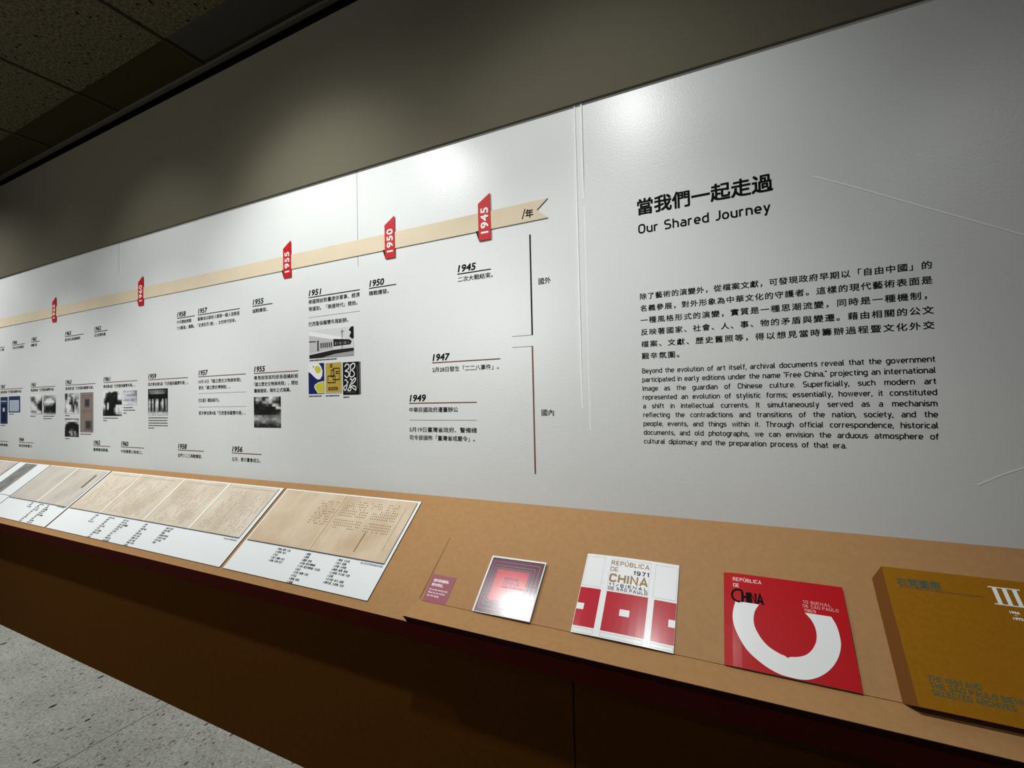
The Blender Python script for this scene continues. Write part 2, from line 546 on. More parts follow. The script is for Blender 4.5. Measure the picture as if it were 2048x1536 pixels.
def empty(name, loc, rot, label, cat, group=None):
    o = bpy.data.objects.new(name, None)
    o.empty_display_size = 0.05
    COL.objects.link(o)
    o.location = loc
    o.rotation_euler = rot
    return tag(o, label, cat, group)


HP = math.pi / 2
WROT = (HP, 0, 0)                       # a plane upright on the back wall
TH = math.radians(40.827)               # pitch of the sloping display shelf
CS, SN = math.cos(TH), math.sin(TH)
SROT = (TH, 0, 0)
SZ0 = 1.0788                            # height where the slope meets the wall


def on_wall(x, z, out=0.0):
    return (x, -out, z)


def on_slope(x, s, h=0.0):
    """x along the wall, s metres down the slope from the wall, h above it"""
    return (x, -CS * s - SN * h, SZ0 - SN * s + CS * h)


X0, X1 = -9.0, 2.6
YR = -5.0
CEIL = 2.864
FLOOR = 0.2388
LOWY = -0.2125

# ================================================================== THE ROOM
fl = MB(); fm = floor_material()
fl.prism([(X0, YR), (X1, YR), (X1, 0.12), (X0, 0.12)], FLOOR - 0.1, FLOOR, fm)
struct(fl.build('floor'))

wb = MB().box(X0, FLOOR, X1, CEIL + 0.1, -0.1, 0.0, WALL)
wall_back = struct(wb.build('wall_back', rot=WROT))
# vinyl seams and creases on the wall face
SEAM = mat('raised_vinyl_seam', (252, 252, 250), 0.3, 0.5)  # near white: the gloss highlight on the seams is put into the colour
SEAMDARK = mat('seam_shadow_line', (150, 150, 148), 0.7, 0.2)
for x, zt, zb, wd, h in ((-0.384, 2.24, 1.36, 0.0050, 0.0030), (-0.3645, 2.24, 1.95, 0.0060, 0.0038), (-0.3630, 1.93, 1.30, 0.003, 0.0007)):
    m = MB()
    pr = [(-wd / 2, 0), (-wd / 4, h), (wd / 4, h), (wd / 2, 0)]
    n = len(pr)
    m.add([(x + a, zb, b * 0.2) for a, b in pr] + [(x + a, zb + .25 * (zt - zb), b) for a, b in pr] + [(x + a, zt, b) for a, b in pr],
          [(i, i + 1, n + i + 1, n + i) for i in range(n - 1)] + [(n + i, n + i + 1, 2 * n + i + 1, 2 * n + i) for i in range(n - 1)], SEAM)
    m.build('vinyl_seam', wall_back)
for x, zt, zb in ((-1.2095, 2.24, 1.88), (-2.844, 2.24, 2.08)):
    m = MB().box(x - .0012, zb, x + .0012, zt, 0, .0003, SEAMDARK)
    m.box(x + .011, zb, x + .0125, zt, 0, .0007, SEAM)
    m.build('vinyl_seam', wall_back)
CREASE = mat('wall_crease', (252, 253, 252), 0.3, 0.5)  # highlight along the creases painted as near white
for p in ([(0.179, 1.8923), (0.26, 1.848), (0.36, 1.790), (0.512, 1.7026), (0.66, 1.617)], [(0.439, 1.1996), (0.475, 1.222), (0.5084, 1.2382), (0.60, 1.275)]):
    MB().stroke(p, 0.0032, 0.0006, CREASE).build('vinyl_crease', wall_back)

SIDE = mat('dim_gallery_wall', (70, 68, 62), 0.9, 0.1)
for nm, a in (('wall_left', (X0 - .1, X0)), ('wall_right', (X1, X1 + .1))):
    m = MB()
    m.prism([(a[0], YR), (a[1], YR), (a[1], 0.1), (a[0], 0.1)], FLOOR, CEIL, SIDE)
    struct(m.build(nm))
m = MB(); m.prism([(X0, YR - .1), (X1, YR - .1), (X1, YR), (X0, YR)], FLOOR, CEIL, SIDE)
struct(m.build('wall_rear'))

TILE = ceiling_material()
BANDM = mat('smooth_dark_ceiling_band', (50, 46, 22), 0.8, 0.1)
JOINT = mat('ceiling_joint', (40, 38, 26), 0.9, 0.1)
JOINTL = mat('ceiling_joint_lip', (70, 66, 48), 0.8, 0.1)
m = MB()
m.prism([(X0 - .1, YR - .1), (X1 + .1, YR - .1), (X1 + .1, -0.212), (X0 - .1, -0.212)], CEIL, CEIL + .1, TILE)
m.prism([(X0 - .1, -0.212), (X1 + .1, -0.212), (X1 + .1, 0.1), (X0 - .1, 0.1)], CEIL + .002, CEIL + .1, BANDM)
ceil = struct(m.build('ceiling'))
m = MB()
x = -2.725 - 0.707 * 9
while x < X1:
    m.prism([(x - .006, -3.2), (x + .006, -3.2), (x + .006, -0.06), (x - .006, -0.06)], CEIL - .002, CEIL + .003, JOINT)
    m.prism([(x - .012, -3.2), (x - .006, -3.2), (x - .006, -0.06), (x - .012, -0.06)], CEIL - .004, CEIL + .003, JOINTL)
    x += 0.707
for y in (-0.92, -1.627, -2.334):
    m.prism([(X0, y - .006), (X1, y - .006), (X1, y + .006), (X0, y + .006)], CEIL - .002, CEIL + .003, JOINT)
m.build('tile_joint', ceil)
# perforated strip in the dark band
PERF = bpy.data.materials.new('perforated_ceiling_strip'); PERF.use_nodes = True
nt = PERF.node_tree; b = nt.nodes['Principled BSDF']; b.inputs['Roughness'].default_value = 0.8
tc = nt.nodes.new('ShaderNodeTexCoord'); wv = nt.nodes.new('ShaderNodeTexWave'); wv.inputs['Scale'].default_value = 38
mp = nt.nodes.new('ShaderNodeMapping'); mp.inputs['Rotation'].default_value = (0, 0, 0.25)
nt.links.new(tc.outputs['Object'], mp.inputs['Vector']); nt.links.new(mp.outputs['Vector'], wv.inputs['Vector'])
cr = nt.nodes.new('ShaderNodeValToRGB'); cr.color_ramp.elements[0].color = (*lin((24, 23, 16)), 1); cr.color_ramp.elements[1].color = (*lin((58, 56, 46)), 1)
nt.links.new(wv.outputs['Fac'], cr.inputs['Fac']); nt.links.new(cr.outputs['Color'], b.inputs['Base Color'])
m = MB(); m.prism([(-2.0, -0.212), (X1, -0.212), (X1, -0.07), (-2.0, -0.07)], CEIL - .001, CEIL + .003, PERF)
m.build('perforated_strip', ceil)

# bulkhead hanging in front of the wall; its lower edge drops very slightly to the right
zb = lambda x: 2.2228 - 0.0045 * x
m = MB()
m.prism([(X0, zb(X0)), (X1, zb(X1)), (X1, CEIL), (X0, CEIL)], 0.0, 0.011, BULK)
struct(m.build('wall_bulkhead', rot=WROT))
m = MB()
m.box(X0, CEIL - .020, X1, CEIL + .002, 0.0105, 0.020, GAP)
m.prism([(X0, CEIL - .012), (X1, CEIL - .012), (X1, CEIL + .002), (X0, CEIL + .002)], 0.036, 0.052, DARKMETAL)
struct(m.build('trim_1', rot=WROT))

# ================================================================== SLOPING SHELF
sh = empty('display_shelf', on_slope(-3.2, 0.388), (0, 0, 0), 'long tan sloping display shelf running along the foot of the white wall', 'shelf')
ox, oy, oz = sh.location


def yz_prism(profile, xa, xb, m, name, parent, o=(0, 0, 0)):
    b = MB()
    n = len(profile)
    vs = [(xa - o[0], p[0] - o[1], p[1] - o[2]) for p in profile] + [(xb - o[0], p[0] - o[1], p[1] - o[2]) for p in profile]
    b.add(vs, [tuple(range(n)), tuple(range(2 * n - 1, n - 1, -1))] + [(i, n + i, n + (i + 1) % n, (i + 1) % n) for i in range(n)], m)
    return b.build(name, parent)


def sl(s, h=0.0):
    p = on_slope(0, s, h)
    return (p[1], p[2])


SO = (ox, oy, oz)
XA, XB = X0 + .002, X1 - .002
yz_prism([sl(0.0), sl(0.388), sl(0.386, -.004), sl(0.004, -.004)], XA, XB, BROWN, 'sloping_top', sh, SO)
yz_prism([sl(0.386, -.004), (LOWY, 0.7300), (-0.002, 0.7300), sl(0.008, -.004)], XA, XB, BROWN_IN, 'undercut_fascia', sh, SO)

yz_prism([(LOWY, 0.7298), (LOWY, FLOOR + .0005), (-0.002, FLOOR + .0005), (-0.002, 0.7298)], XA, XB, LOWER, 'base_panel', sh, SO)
base = [o for o in sh.children if o.name.startswith('base_panel')][0]
yz_prism([(LOWY - .0004, 0.7298), (LOWY - .0004, FLOOR), (LOWY + .0002, FLOOR), (LOWY + .0002, 0.7298)], -0.360, -0.357, GAP, 'panel_joint', base, SO)

# book ledge laid over the right half of the shelf
lg, LO = sh, SO
b = MB()
pts = []
for xx in (-0.762, XB):
    for s, h in ((0.006, 0.0006), (0.33, 0.0022)):
        p = on_slope(xx if s > .1 else xx + (.012 if xx < 0 else 0), s, h); pts.append((p[0] - LO[0], p[1] - LO[1], p[2] - LO[2]))
    for s, h in ((0.33, 0.0001), (0.006, 0.0001)):
        p = on_slope(xx if s > .1 else xx + (.012 if xx < 0 else 0), s, h); pts.append((p[0] - LO[0], p[1] - LO[1], p[2] - LO[2]))
b.add(pts, [(0, 1, 2, 3), (7, 6, 5, 4), (0, 4, 5, 1), (1, 5, 6, 2), (2, 6, 7, 3), (3, 7, 4, 0)], BROWN)
b.build('book_rest_sheet', lg)
b = MB()
b.add([tuple(p - q for p, q in zip(on_slope(xx, s, .0026), SO)) for xx, s in ((-.7640, .14), (-.7702, .325), (-.7688, .325), (-.7632, .14))], [(0, 1, 2, 3)], mat('sheet_shade_line', (118, 88, 54), .8, .1))  # painted strip stands in for the shadow line along the sheet's left edge
b.build('sheet_edge_shade', lg)
yz_prism([sl(.331, .0022), (-0.3165, 0.8512), (-0.3158, 0.8497), sl(.334, .0004)], -0.771, XB, BROWN, 'ledge_lip', lg, LO)
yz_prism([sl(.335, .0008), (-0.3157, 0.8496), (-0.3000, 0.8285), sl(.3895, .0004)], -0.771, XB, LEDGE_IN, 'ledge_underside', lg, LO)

# ================================================================== TIMELINE RIBBON
RB = empty('timeline_ribbon', on_wall(-0.52, 1.918), WROT, 'long beige ribbon with a swallowtail end stretched across the white wall', 'ribbon')
b = MB()
o_x, o_z = -0.52, 1.918
xl = X0 + .01
b.prism([(xl - o_x, 0), (-0.4725 - o_x, 0), (-0.507 - o_x, 0.0295), (-0.4725 - o_x, 0.0575), (xl - o_x, 0.0575)], 0.0002, 0.0032, RIBBON, RIBEDGE)
b.build('ribbon_band', RB)
b = MB()
b.stroke([(-0.5545 - o_x, 0.0100), (-0.5445 - o_x, 0.0395)], 0.0030, 0.0036, INK)
b.font('年', -0.5430 - o_x, 0.0130, 0.0275, 0.0036, INK, width=0.0240, bold=.02)
b.build('unit_lettering', RB)

TAGS = [('1945', -0.7045, 0), ('1950', -1.0805, 0), ('1955', -1.5985, 0), ('1960', -2.6535, 1), ('1965', -3.5715, 1)]
for yr, x, dk in TAGS:
    t = empty('year_tag', on_wall(x, 1.887), WROT, 'red slanted year tag reading %s folded over the beige ribbon' % yr, 'tag', 'red year tags on the ribbon')
    b = MB()
    b.prism([(0.001, 0), (0.0435, 0.0), (0.0425, 0.1440), (-0.0005, 0.1175), (-0.0005, 0.032)], 0.0034, 0.0050, RED)
    b.build('tag_face', t)
    b = MB()
    b.prism([(0.0008, 0.0), (-0.0005, 0.0325), (-0.0105, 0.0325)], 0.0003, 0.0044, TAILRED if dk else TAILBLACK)
    b.build('folded_tail', t)
    b = MB()
    b.font(yr, 0.0345, 0.0215, 0.036, 0.0053, WHITE, width=0.079, rot=HP, bold=0.024, height=0.0255, space=1.1)
    b.build('year_numerals', t)

# ================================================================== BRACKETS, LABELS, TITLE
t = empty('era_bracket', on_wall(-0.532, 1.5788), WROT, 'thin black bracket line beside the upper wall label, under the ribbon end', 'line')
b = MB().rect(-.0023, 0, .0023, 0.3003, .0004, INK); b.build('vertical_bar', t)
b = MB().rect(-.066, 0, -.0017, .0012, .0004, THIN); b.build('short_foot', t)
t = empty('era_bracket', on_wall(-0.5325, 1.5466), WROT, 'thin brown bracket line beside the lower wall label, ending above the shelf', 'line')
b = MB().rect(-.0023, -0.3776, .0023, 0, .0004, RULEBR); b.build('vertical_bar', t)
b = MB().rect(-.0655, -.0012, -.0017, 0, .0004, THIN); b.build('short_foot', t)
b = MB().font('國外', 0, 0, 0.0205, .0004, INK, width=0.0385, bold=.008)
tag(b.build('region_lettering', None, on_wall(-0.508, 1.7275), WROT), 'black two-character Chinese lettering right of the black bracket line', 'lettering')
b = MB().font('國內', 0, 0, 0.0205, .0004, INK, width=0.0385, bold=.008)
tag(b.build('region_lettering', None, on_wall(-0.508, 1.3415), WROT), 'black two-character Chinese lettering right of the brown bracket line', 'lettering')

b = MB().font('當我們一起走過', 0, 0, 0.0458, .0004, INK, width=0.3155, space=1.0, bold=.023)
tag(b.build('heading_lettering', None, on_wall(-0.2170, 1.8800), WROT), 'large bold black Chinese heading at the top of the right wall text', 'lettering')
b = MB().din('Our Shared Journey', 0, 0, 0.0243, .0004, INK, width=0.3095, wt=.165, track=.25, space=.42, rad=.25)
tag(b.build('heading_lettering', None, on_wall(-0.2168, 1.8265), WROT), 'black English heading Our Shared Journey under the bold Chinese heading', 'lettering')

INTRO = ['除了藝術的演變外，從檔案文獻，可發現政府早期以「自由中國」的', '名義參展，對外形象為中華文化的守護者。這樣的現代藝術表面是',
         '一種風格形式的演變，實質是一種思潮流變，同時是一種機制，', '反映著國家、社會、人、事、物的矛盾與變遷。藉由相關的公文',
         '檔案、文獻、歷史舊照等，得以想見當時籌辦過程暨文化外交', '艱辛氛圍。']
b = MB()
for i, s in enumerate(INTRO):
    n = len(s)
    wd = 0.6 if i < 5 else 0.094
    if s[-1] in '，。': wd -= 0.010 if i < 5 else 0
    em = 0.0178
    adv = 0.6 / n if i < 5 else 0.021
    b.font(s, 0, -i * 0.0318, em, .0004, INK, width=wd, space=adv / em, bold=.013)
tag(b.build('intro_lettering', None, on_wall(-0.2172, 1.6505), WROT), 'six lines of black Chinese wall text below the English heading', 'lettering')
ENG = ['Beyond the evolution of art itself, archival documents reveal that the government',
       'participated in early editions under the name "Free China," projecting an international',
       'image as the guardian of Chinese culture. Superficially, such modern art',
       'represented an evolution of stylistic forms; essentially, however, it constituted',
       'a shift in intellectual currents. It simultaneously served as a mechanism',
       'reflecting the contradictions and transitions of the nation, society, and the',
       'people, events, and things within it. Through official correspondence, historical',
       'documents, and old photographs, we can envision the arduous atmosphere of',
       'cultural diplomacy and the preparation process of that era.']
b = MB()
# the tightest line sets the letter width, the others stretch their word spaces
kx = min((0.6003 / 0.0128 - .15) / din_width(s, .19, .42) for s in ENG[:8])
for i, s in enumerate(ENG):
    b.din(s, 0, -i * 0.0232, 0.0128, .0004, INK, width=0.6003 if i < 8 else 0.441, wt=.15, track=.19, space=.42, justify=True, rad=.2, stretch=kx)
tag(b.build('intro_lettering', None, on_wall(-0.2178, 1.4525), WROT), 'nine justified lines of small black English wall text below the Chinese paragraph', 'lettering')

# ================================================================== TIMELINE ENTRIES
# year, rule x, rule z, rule length, [(text, x, baseline z, width)], [(thin rule x, z, length)], brown rule?, label
ENTRIES = [
    ('1945', -0.789, 1.7945, 0.123, [('二次大戰結束。', -0.787, 1.7700, 0.131)], [], 0, 'timeline entry dated 1945, one Chinese line under the ribbon near its swallowtail end'),
    ('1947', -0.893, 1.5145, 0.253, [('2月28日發生「二二八事件」。', -0.892, 1.4845, 0.25)], [], 1, 'timeline entry dated 1947, one line with a brown rule left of the brown bracket'),
    ('1949', -0.990, 1.3823, 0.264, [('中華民國政府遷臺辦公', -0.99, 1.3535, 0.194), ('5月19日臺灣省政府、警備總', -0.99, 1.2875, 0.262), ('司令部頒佈「臺灣省戒嚴令」。', -0.99, 1.2605, 0.258)], [(-0.99, 1.326, 0.262)], 1, 'timeline entry dated 1949, three lines and two rules above the shelf'),
    ('1951', -1.465, 1.7947, 0.262, [('美國開啟對臺提供軍事、經濟', -1.464, 1.7710, 0.26), ('等援助。「美援時代」開始。', -1.464, 1.7430, 0.253), ('巴西聖保羅雙年展創辦。', -1.464, 1.6850, 0.206)], [(-1.463, 1.7174, 0.259)], 0, 'timeline entry dated 1951, three lines directly above the pavilion photograph'),
    ('1950', -1.160, 1.7936, 0.123, [('韓戰爆發。', -1.16, 1.7685, 0.093)], [], 0, 'timeline entry dated 1950, one short line below the ribbon'),
    ('1955', -1.794, 1.7950, 0.124, [('越戰爆發。', -1.794, 1.7685, 0.096)], [], 0, 'upper timeline entry dated 1955, one short line left of the 1951 entry'),
    ('1955', -1.789, 1.5156, 0.264, [('教育部張其昀部長倡議創設', -1.787, 1.4900, 0.261), ('「國立歷史文物美術館」，開始', -1.789, 1.4635, 0.262), ('籌備建館，隔年正式揭幕。', -1.788, 1.4365, 0.223)], [], 1, 'lower timeline entry dated 1955, three lines above a black and white building photograph'),
    ('1958', -2.333, 1.7950, 0.138, [('中共開始推動', -2.333, 1.7700, 0.113), ('「大躍進」運動。', -2.333, 1.7420, 0.14)], [], 0, 'upper timeline entry dated 1958, two short lines right beside the 1957 one'),
    ('1957', -2.171, 1.7952, 0.295, [('蘇聯成功發射人類第一顆人造衛星', -2.172, 1.7700, 0.294), ('「史普尼克1號」，太空時代到來。', -2.172, 1.7420, 0.273)], [], 0, 'upper timeline entry dated 1957, two wide lines under a long black rule'),
    ('1959', -2.576, 1.5158, 0.327, [('首次參加第5屆「巴西聖保羅雙年展」。', -2.576, 1.4870, 0.331)], [], 1, 'timeline entry dated 1959, one wide line above the photograph of a standing group'),
    ('1957', -2.170, 1.5160, 0.329, [('10月10日「國立歷史文物美術館」', -2.17, 1.4870, 0.298), ('更名「國立歷史博物館」。', -2.168, 1.4595, 0.226), ('《文星》雜誌創刊。', -2.17, 1.4030, 0.154), ('首次參加第4屆「巴西聖保羅雙年展」。', -2.168, 1.3465, 0.326)], [(-2.169, 1.4407, 0.329), (-2.168, 1.38, 0.329)], 1, 'lower timeline entry dated 1957, four lines parted by thin rules, no photograph'),
    ('1958', -2.330, 1.1826, 0.198, [('金門八二三砲戰爆發。', -2.33, 1.1515, 0.187)], [], 1, 'lower timeline entry dated 1958, one line just above the shelf'),
    ('1956', -1.936, 1.1823, 0.190, [('五月、東方畫會成立。', -1.936, 1.1500, 0.187)], [], 1, 'timeline entry dated 1956, one line just above the shelf'),
    ('1962', -3.096, 1.7914, 0.139, [('古巴飛彈危機', -3.095, 1.7665, 0.115)], [], 0, 'upper timeline entry dated 1962, one short line left of the red 1960 tag'),
    ('1963', -3.427, 1.7912, 0.215, [('部分禁止核試驗條約', -3.427, 1.7665, 0.176)], [], 0, 'upper timeline entry dated 1963, one line right under the red 1965 tag'),
    ('1965', -3.856, 1.7899, 0.110, [('越戰升級', -3.86, 1.7645, 0.078)], [], 0, 'small upper timeline entry dated 1965, third from the left edge of the photo'),
    ('1966', -4.130, 1.7891, 0.183, [('文化大革命開始', -4.129, 1.7647, 0.165)], [], 0, 'small upper timeline entry dated 1966, second from the left edge of the photo'),
    ('1968', -4.414, 1.7881, 0.173, [('布拉格之春', -4.414, 1.7648, 0.160)], [], 0, 'upper timeline entry cut off at the left edge of the photo'),
    ('1967', -4.305, 1.5130, 0.333, [('參加第9屆「巴西聖保羅雙年展」', -4.305, 1.4880, 0.311)], [], 1, 'timeline entry dated 1967, one line above the two blue prints at far left'),
    ('1965', -3.863, 1.5130, 0.319, [('參加第8屆「巴西聖保羅雙年展」', -3.863, 1.4895, 0.302)], [], 1, 'lower timeline entry dated 1965, one line above two small side by side photographs'),
    ('1963', -3.421, 1.5144, 0.335, [('參加第7屆「巴西聖保羅雙年展」', -3.421, 1.4880, 0.313)], [], 1, 'lower timeline entry dated 1963, one line above the tall taupe page print'),
    ('1961', -3.001, 1.5165, 0.328, [('參加第6屆「巴西聖保羅雙年展」。', -3.001, 1.4885, 0.311)], [], 1, 'timeline entry dated 1961, one wide line left of the 1959 entry'),
    ('1964', -4.028, 1.1776, 0.205, [('故宮新館動工', -4.028, 1.1501, 0.187)], [], 1, 'timeline entry dated 1964, one line just above the shelf at far left'),
    ('1966', -4.471, 1.1770, 0.290, [('中華文化復興運動', -4.471, 1.1475, 0.280)], [], 1, 'lower timeline entry cut off at the left edge, just above the shelf'),
    ('1962', -3.106, 1.1812, 0.173, [('臺灣電視開播。', -3.106, 1.1541, 0.160)], [], 1, 'lower timeline entry dated 1962, one line below the taupe page print'),
    ('1960', -2.827, 1.1824, 0.214, [('中部橫貫公路竣工。', -2.827, 1.1537, 0.203)], [], 1, 'timeline entry dated 1960, one line just above the shelf'),
]
for yr, x, z, ln, lines, thin, br, lab in ENTRIES:
    t = empty('timeline_entry', on_wall(x, z), WROT, lab, 'lettering', 'dated entries on the wall timeline')
    b = MB().font(yr, 0.003, 0.0065, 0.031, .0004, INK, width=0.066, shear=0.17, bold=0.024, height=0.0215)
    b.build('year_numerals', t)
    MB().rect(0, -.0017, ln, .0017, .0004, RULEBR if br else INK).build('rule_line', t)
    b, last = MB(), None
    for s, lx, lz, wd in lines:
        if last and last - lz > 0.035:
            b.build('caption_text', t)
            b = MB()
        if s[-1] in '。': wd -= 0.004
        b.font(s, lx - x, lz - z, 0.0178, .0004, INK, width=wd, bold=.012)
        last = lz
    b.build('caption_text', t)
    for tx, tz, tl in thin:
        MB().rect(tx - x, tz - z - .0006, tx - x + tl, tz - z + .0006, .0004, THIN).build('thin_rule', t)


# ================================================================== WALL PHOTOGRAPHS
def grid_picture(rows, wd, ht, name, parent, z=.0013, tint=(1, 1, 1)):
    """a soft printed picture: one grey value per mesh point"""
    R0_, C0_ = len(rows), len(rows[0])
    K = 4
    nr, nc = (R0_ - 1) * K + 1, (C0_ - 1) * K + 1
    rnd = random.Random(sum(int(c, 16) for r in rows for c in r))
    V, C, Fc = [], [], []
    for j in range(nr):
        for i in range(nc):
            V.append((wd * i / (nc - 1), ht * (1 - j / (nr - 1)), z))
            a, p = divmod(j, K); b_, q = divmod(i, K)
            p /= K; q /= K
            # harder steps than a plain blend, so that shapes keep an edge
            p = min(1, max(0, (p - .5) * 1.7 + .5)); q = min(1, max(0, (q - .5) * 1.7 + .5))
            g_ = lambda y, x: int(rows[min(y, R0_ - 1)][min(x, C0_ - 1)], 16) / 15
            g = (g_(a, b_) * (1 - q) + g_(a, b_ + 1) * q) * (1 - p) + (g_(a + 1, b_) * (1 - q) + g_(a + 1, b_ + 1) * q) * p
            g = min(1, max(0, (g - .5) * 1.15 + .5 + rnd.uniform(-.13, .13)))
            g = g * 232 + 6
            C.append((*lin((g * tint[0], g * tint[1], g * tint[2])), 1.0))
    for j in range(nr - 1):
        for i in range(nc - 1):
            a = j * nc + i
            Fc.append((a, a + nc, a + nc + 1, a + 1))
    me = bpy.data.meshes.new(name)
    me.from_pydata(V, [], Fc)
    ca = me.color_attributes.new('Col', 'FLOAT_COLOR', 'POINT')
    for i, c in enumerate(C): ca.data[i].color = c
    me.materials.append(PIC)
    o = bpy.data.objects.new(name, me)
    COL.objects.link(o)
    o.parent = parent
    return o


def print_thing(x0, x1, z0, z1, label, caps=(), name='photo_print', cat='photograph', group='photographs printed along the wall timeline', side=None):
    t = empty(name, on_wall(x0, z0), WROT, label, cat, group)
    MB().box(0, 0, x1 - x0, z1 - z0, 0.0001, 0.001, side or G['i']).build('print_sheet', t)
    if caps:
        b = MB()
        for cx, cz, cl in caps:
            q = 0.0
            rnd = random.Random(int(abs(cx + cz * 7 + x0 * 13) * 1000))
            while q < cl - .002:
                d = min(cl - q, rnd.uniform(.008, .03))
                b.rect(cx + q, cz - .0022, cx + q + d - .0015, cz + .0022, .0003, SOFTINK)
                q += d
        b.build('caption_text', t)
    return t, x1 - x0, z1 - z0


# the pavilion
t, W_, H_ = print_thing(-1.462, -1.235, 1.5595, 1.6666, 'black and white photograph of a long white pavilion under the 1951 entry', [(0.0, -0.008, 0.145)])
b = MB(); U = lambda *p: [(a * W_, c * H_) for a, c in p]
z = .0012
b.poly(U((0, 0), (1, 0), (1, 1), (0, 1)), z, G['h'])
b.poly(U((0, .18), (.56, .28), (.56, .66), (0, .93)), z + .0002, G['g'])
b.poly(U((0, .82), (.56, .60), (.80, .57), (.80, .64), (0, .97)), z + .0003, G['i'])
b.poly(U((0, .0), (1, 0), (1, .20), (.55, .22), (0, .10)), z + .0003, G['e'])
b.poly(U((0, .0), (.30, 0), (1, .16), (1, .26), (.55, .24), (0, .12)), z + .0004, G['b'])
b.poly(U((.30, 0), (1, 0), (1, .15), (.6, .10)), z + .0005, G['f'])
b.poly(U((.56, .36), (.93, .38), (.96, .50), (.90, .56), (.56, .62)), z + .0004, G['b'])
b.poly(U((.56, .26), (.95, .30), (.93, .38), (.56, .36)), z + .0004, G['h'])
for i in range(6):
    q = .265 + i * .047
    b.poly(U((q, .34), (q + .024, .345), (q + .024, .52), (q, .52)), z + .0004, G['a'])
b.poly(U((.19, .24), (.225, .24), (.225, .62), (.19, .62)), z + .0004, G['c'])
b.poly(U((0, .58), (.16, .57), (.16, .60), (0, .62)), z + .0004, G['b'])
b.poly(U((.748, .22), (.760, .22), (.760, .92), (.748, .92)), z + .0006, G['c'])
b.poly(U((.72, .83), (.80, .85), (.80, .865), (.72, .845)), z + .0006, G['c'])
b.poly(U((1, .99), (.95, .98), (.90, .88), (.95, .80), (.91, .66), (.97, .56), (1, .60)), z + .0006, G['a'])
for k in range(9):
    q = .60 + k * .035
    b.poly(U((q, .41), (q + .014, .41), (q + .014, .50), (q, .50)), z + .0005, G['d' if k % 3 else 'g'])
b.build('printed_image', t)

# three catalogue covers
NAVY = mat('navy_cover_ink', (22, 34, 92), 0.5, 0.25)
YEL = mat('yellow_cover_ink', (206, 196, 62), 0.5, 0.25)
OCH = mat('ochre_cover_ink', (188, 160, 66), 0.5, 0.25)
DKBR = mat('dark_brown_cover_ink', (48, 30, 16), 0.5, 0.25)
t, W_, H_ = print_thing(-1.468, -1.385, 1.4238, 1.5396, 'navy cover print with white and yellow blobs, leftmost of three covers', [(0.0, -.009, .07)], 'cover_print', 'print', 'catalogue covers under the pavilion photograph')
U = lambda *p: [(a * W_, c * H_) for a, c in p]
b = MB(); b.poly(U((0, 0), (1, 0), (1, 1), (0, 1)), z, NAVY)
b.poly(U((0, 1), (.66, 1), (.80, .90), (.90, .75), (.88, .58), (.74, .47), (.56, .47), (.38, .55), (.15, .68), (0, .73)), z + .0002, G['i'])
b.poly(U((.40, .86), (.50, .92), (.70, .90), (.80, .80), (.76, .70), (.60, .66), (.46, .72)), z + .0004, YEL)
b.poly(U((1, .40), (.86, .40), (.62, .37), (.40, .30), (.36, .22), (.46, .12), (.54, .06), (.56, .02), (1, .02)), z + .0002, G['i'])
b.poly(U((1, .38), (.84, .375), (.64, .345), (.45, .29), (.42, .22), (.52, .12), (.60, .04), (1, .04)), z + .0004, YEL)
b.poly(U((.30, .86), (.34, .86), (.34, .93), (.30, .93)), z + .0004, G['b'])
b.build('cover_artwork', t)
t, W_, H_ = print_thing(-1.379, -1.295, 1.4238, 1.5386, 'ochre cover print with interlocking brown squares, middle of three covers', [(0.0, -.009, .07)], 'cover_print', 'print', 'catalogue covers under the pavilion photograph')
U = lambda *p: [(a * W_, c * H_) for a, c in p]
b = MB(); b.poly(U((0, 0), (1, 0), (1, 1), (0, 1)), z, G['g']); b.poly(U((.04, .03), (.97, .03), (.97, .99), (.04, .99)), z + .0002, OCH)


def sq(b, x0, y0, x1, y1, wd, m, zz):
    for a in ((x0, y0, x1, y0 + wd), (x0, y1 - wd, x1, y1), (x0, y0, x0 + wd, y1), (x1 - wd, y0, x1, y1)):
        b.rect(a[0] * W_, a[1] * H_, a[2] * W_, a[3] * H_, zz, m)


for q in ((.30, .84, .44, .95), (.46, .42, .88, .82), (.34, .53, .56, .77), (.14, .33, .62, .58), (.64, .62, .82, .72)):
    sq(b, *q, .035, DKBR, z + .0004)
b.rect(.17 * W_, .10 * H_, .75 * W_, .20 * H_, z + .0004, DKBR)
b.font('II BIENAL', .18 * W_, .115 * H_, .01, z + .0006, OCH, width=.55 * W_, height=.07 * H_)
b.build('cover_artwork', t)
t, W_, H_ = print_thing(-1.290, -1.212, 1.4171, 1.5362, 'black cover print with white looping brush lines, rightmost of three covers', [(0.0, -.009, .03)], 'cover_print', 'print', 'catalogue covers under the pavilion photograph')
U = lambda *p: [(a * W_, c * H_) for a, c in p]
b = MB(); b.poly(U((0, 0), (1, 0), (1, 1), (0, 1)), z, G['a'])


def brush(pts, wd=.0042):
    # a smooth closed or open brush line through the points
    P = [Vector(p) for p in pts]
    out = []
    for i in range(len(P) - 1):
        p0 = P[max(0, i - 1)]; p1 = P[i]; p2 = P[i + 1]; p3 = P[min(len(P) - 1, i + 2)]
        for k in range(5):
            t_ = k / 5
            q = 0.5 * ((2 * p1) + (p2 - p0) * t_ + (2 * p0 - 5 * p1 + 4 * p2 - p3) * t_ ** 2 + (3 * p1 - p0 - 3 * p2 + p3) * t_ ** 3)
            out.append((q.x * W_, q.y * H_))
    out.append((P[-1].x * W_, P[-1].y * H_))
    b.stroke(out, wd, z + .0003, G['i'])


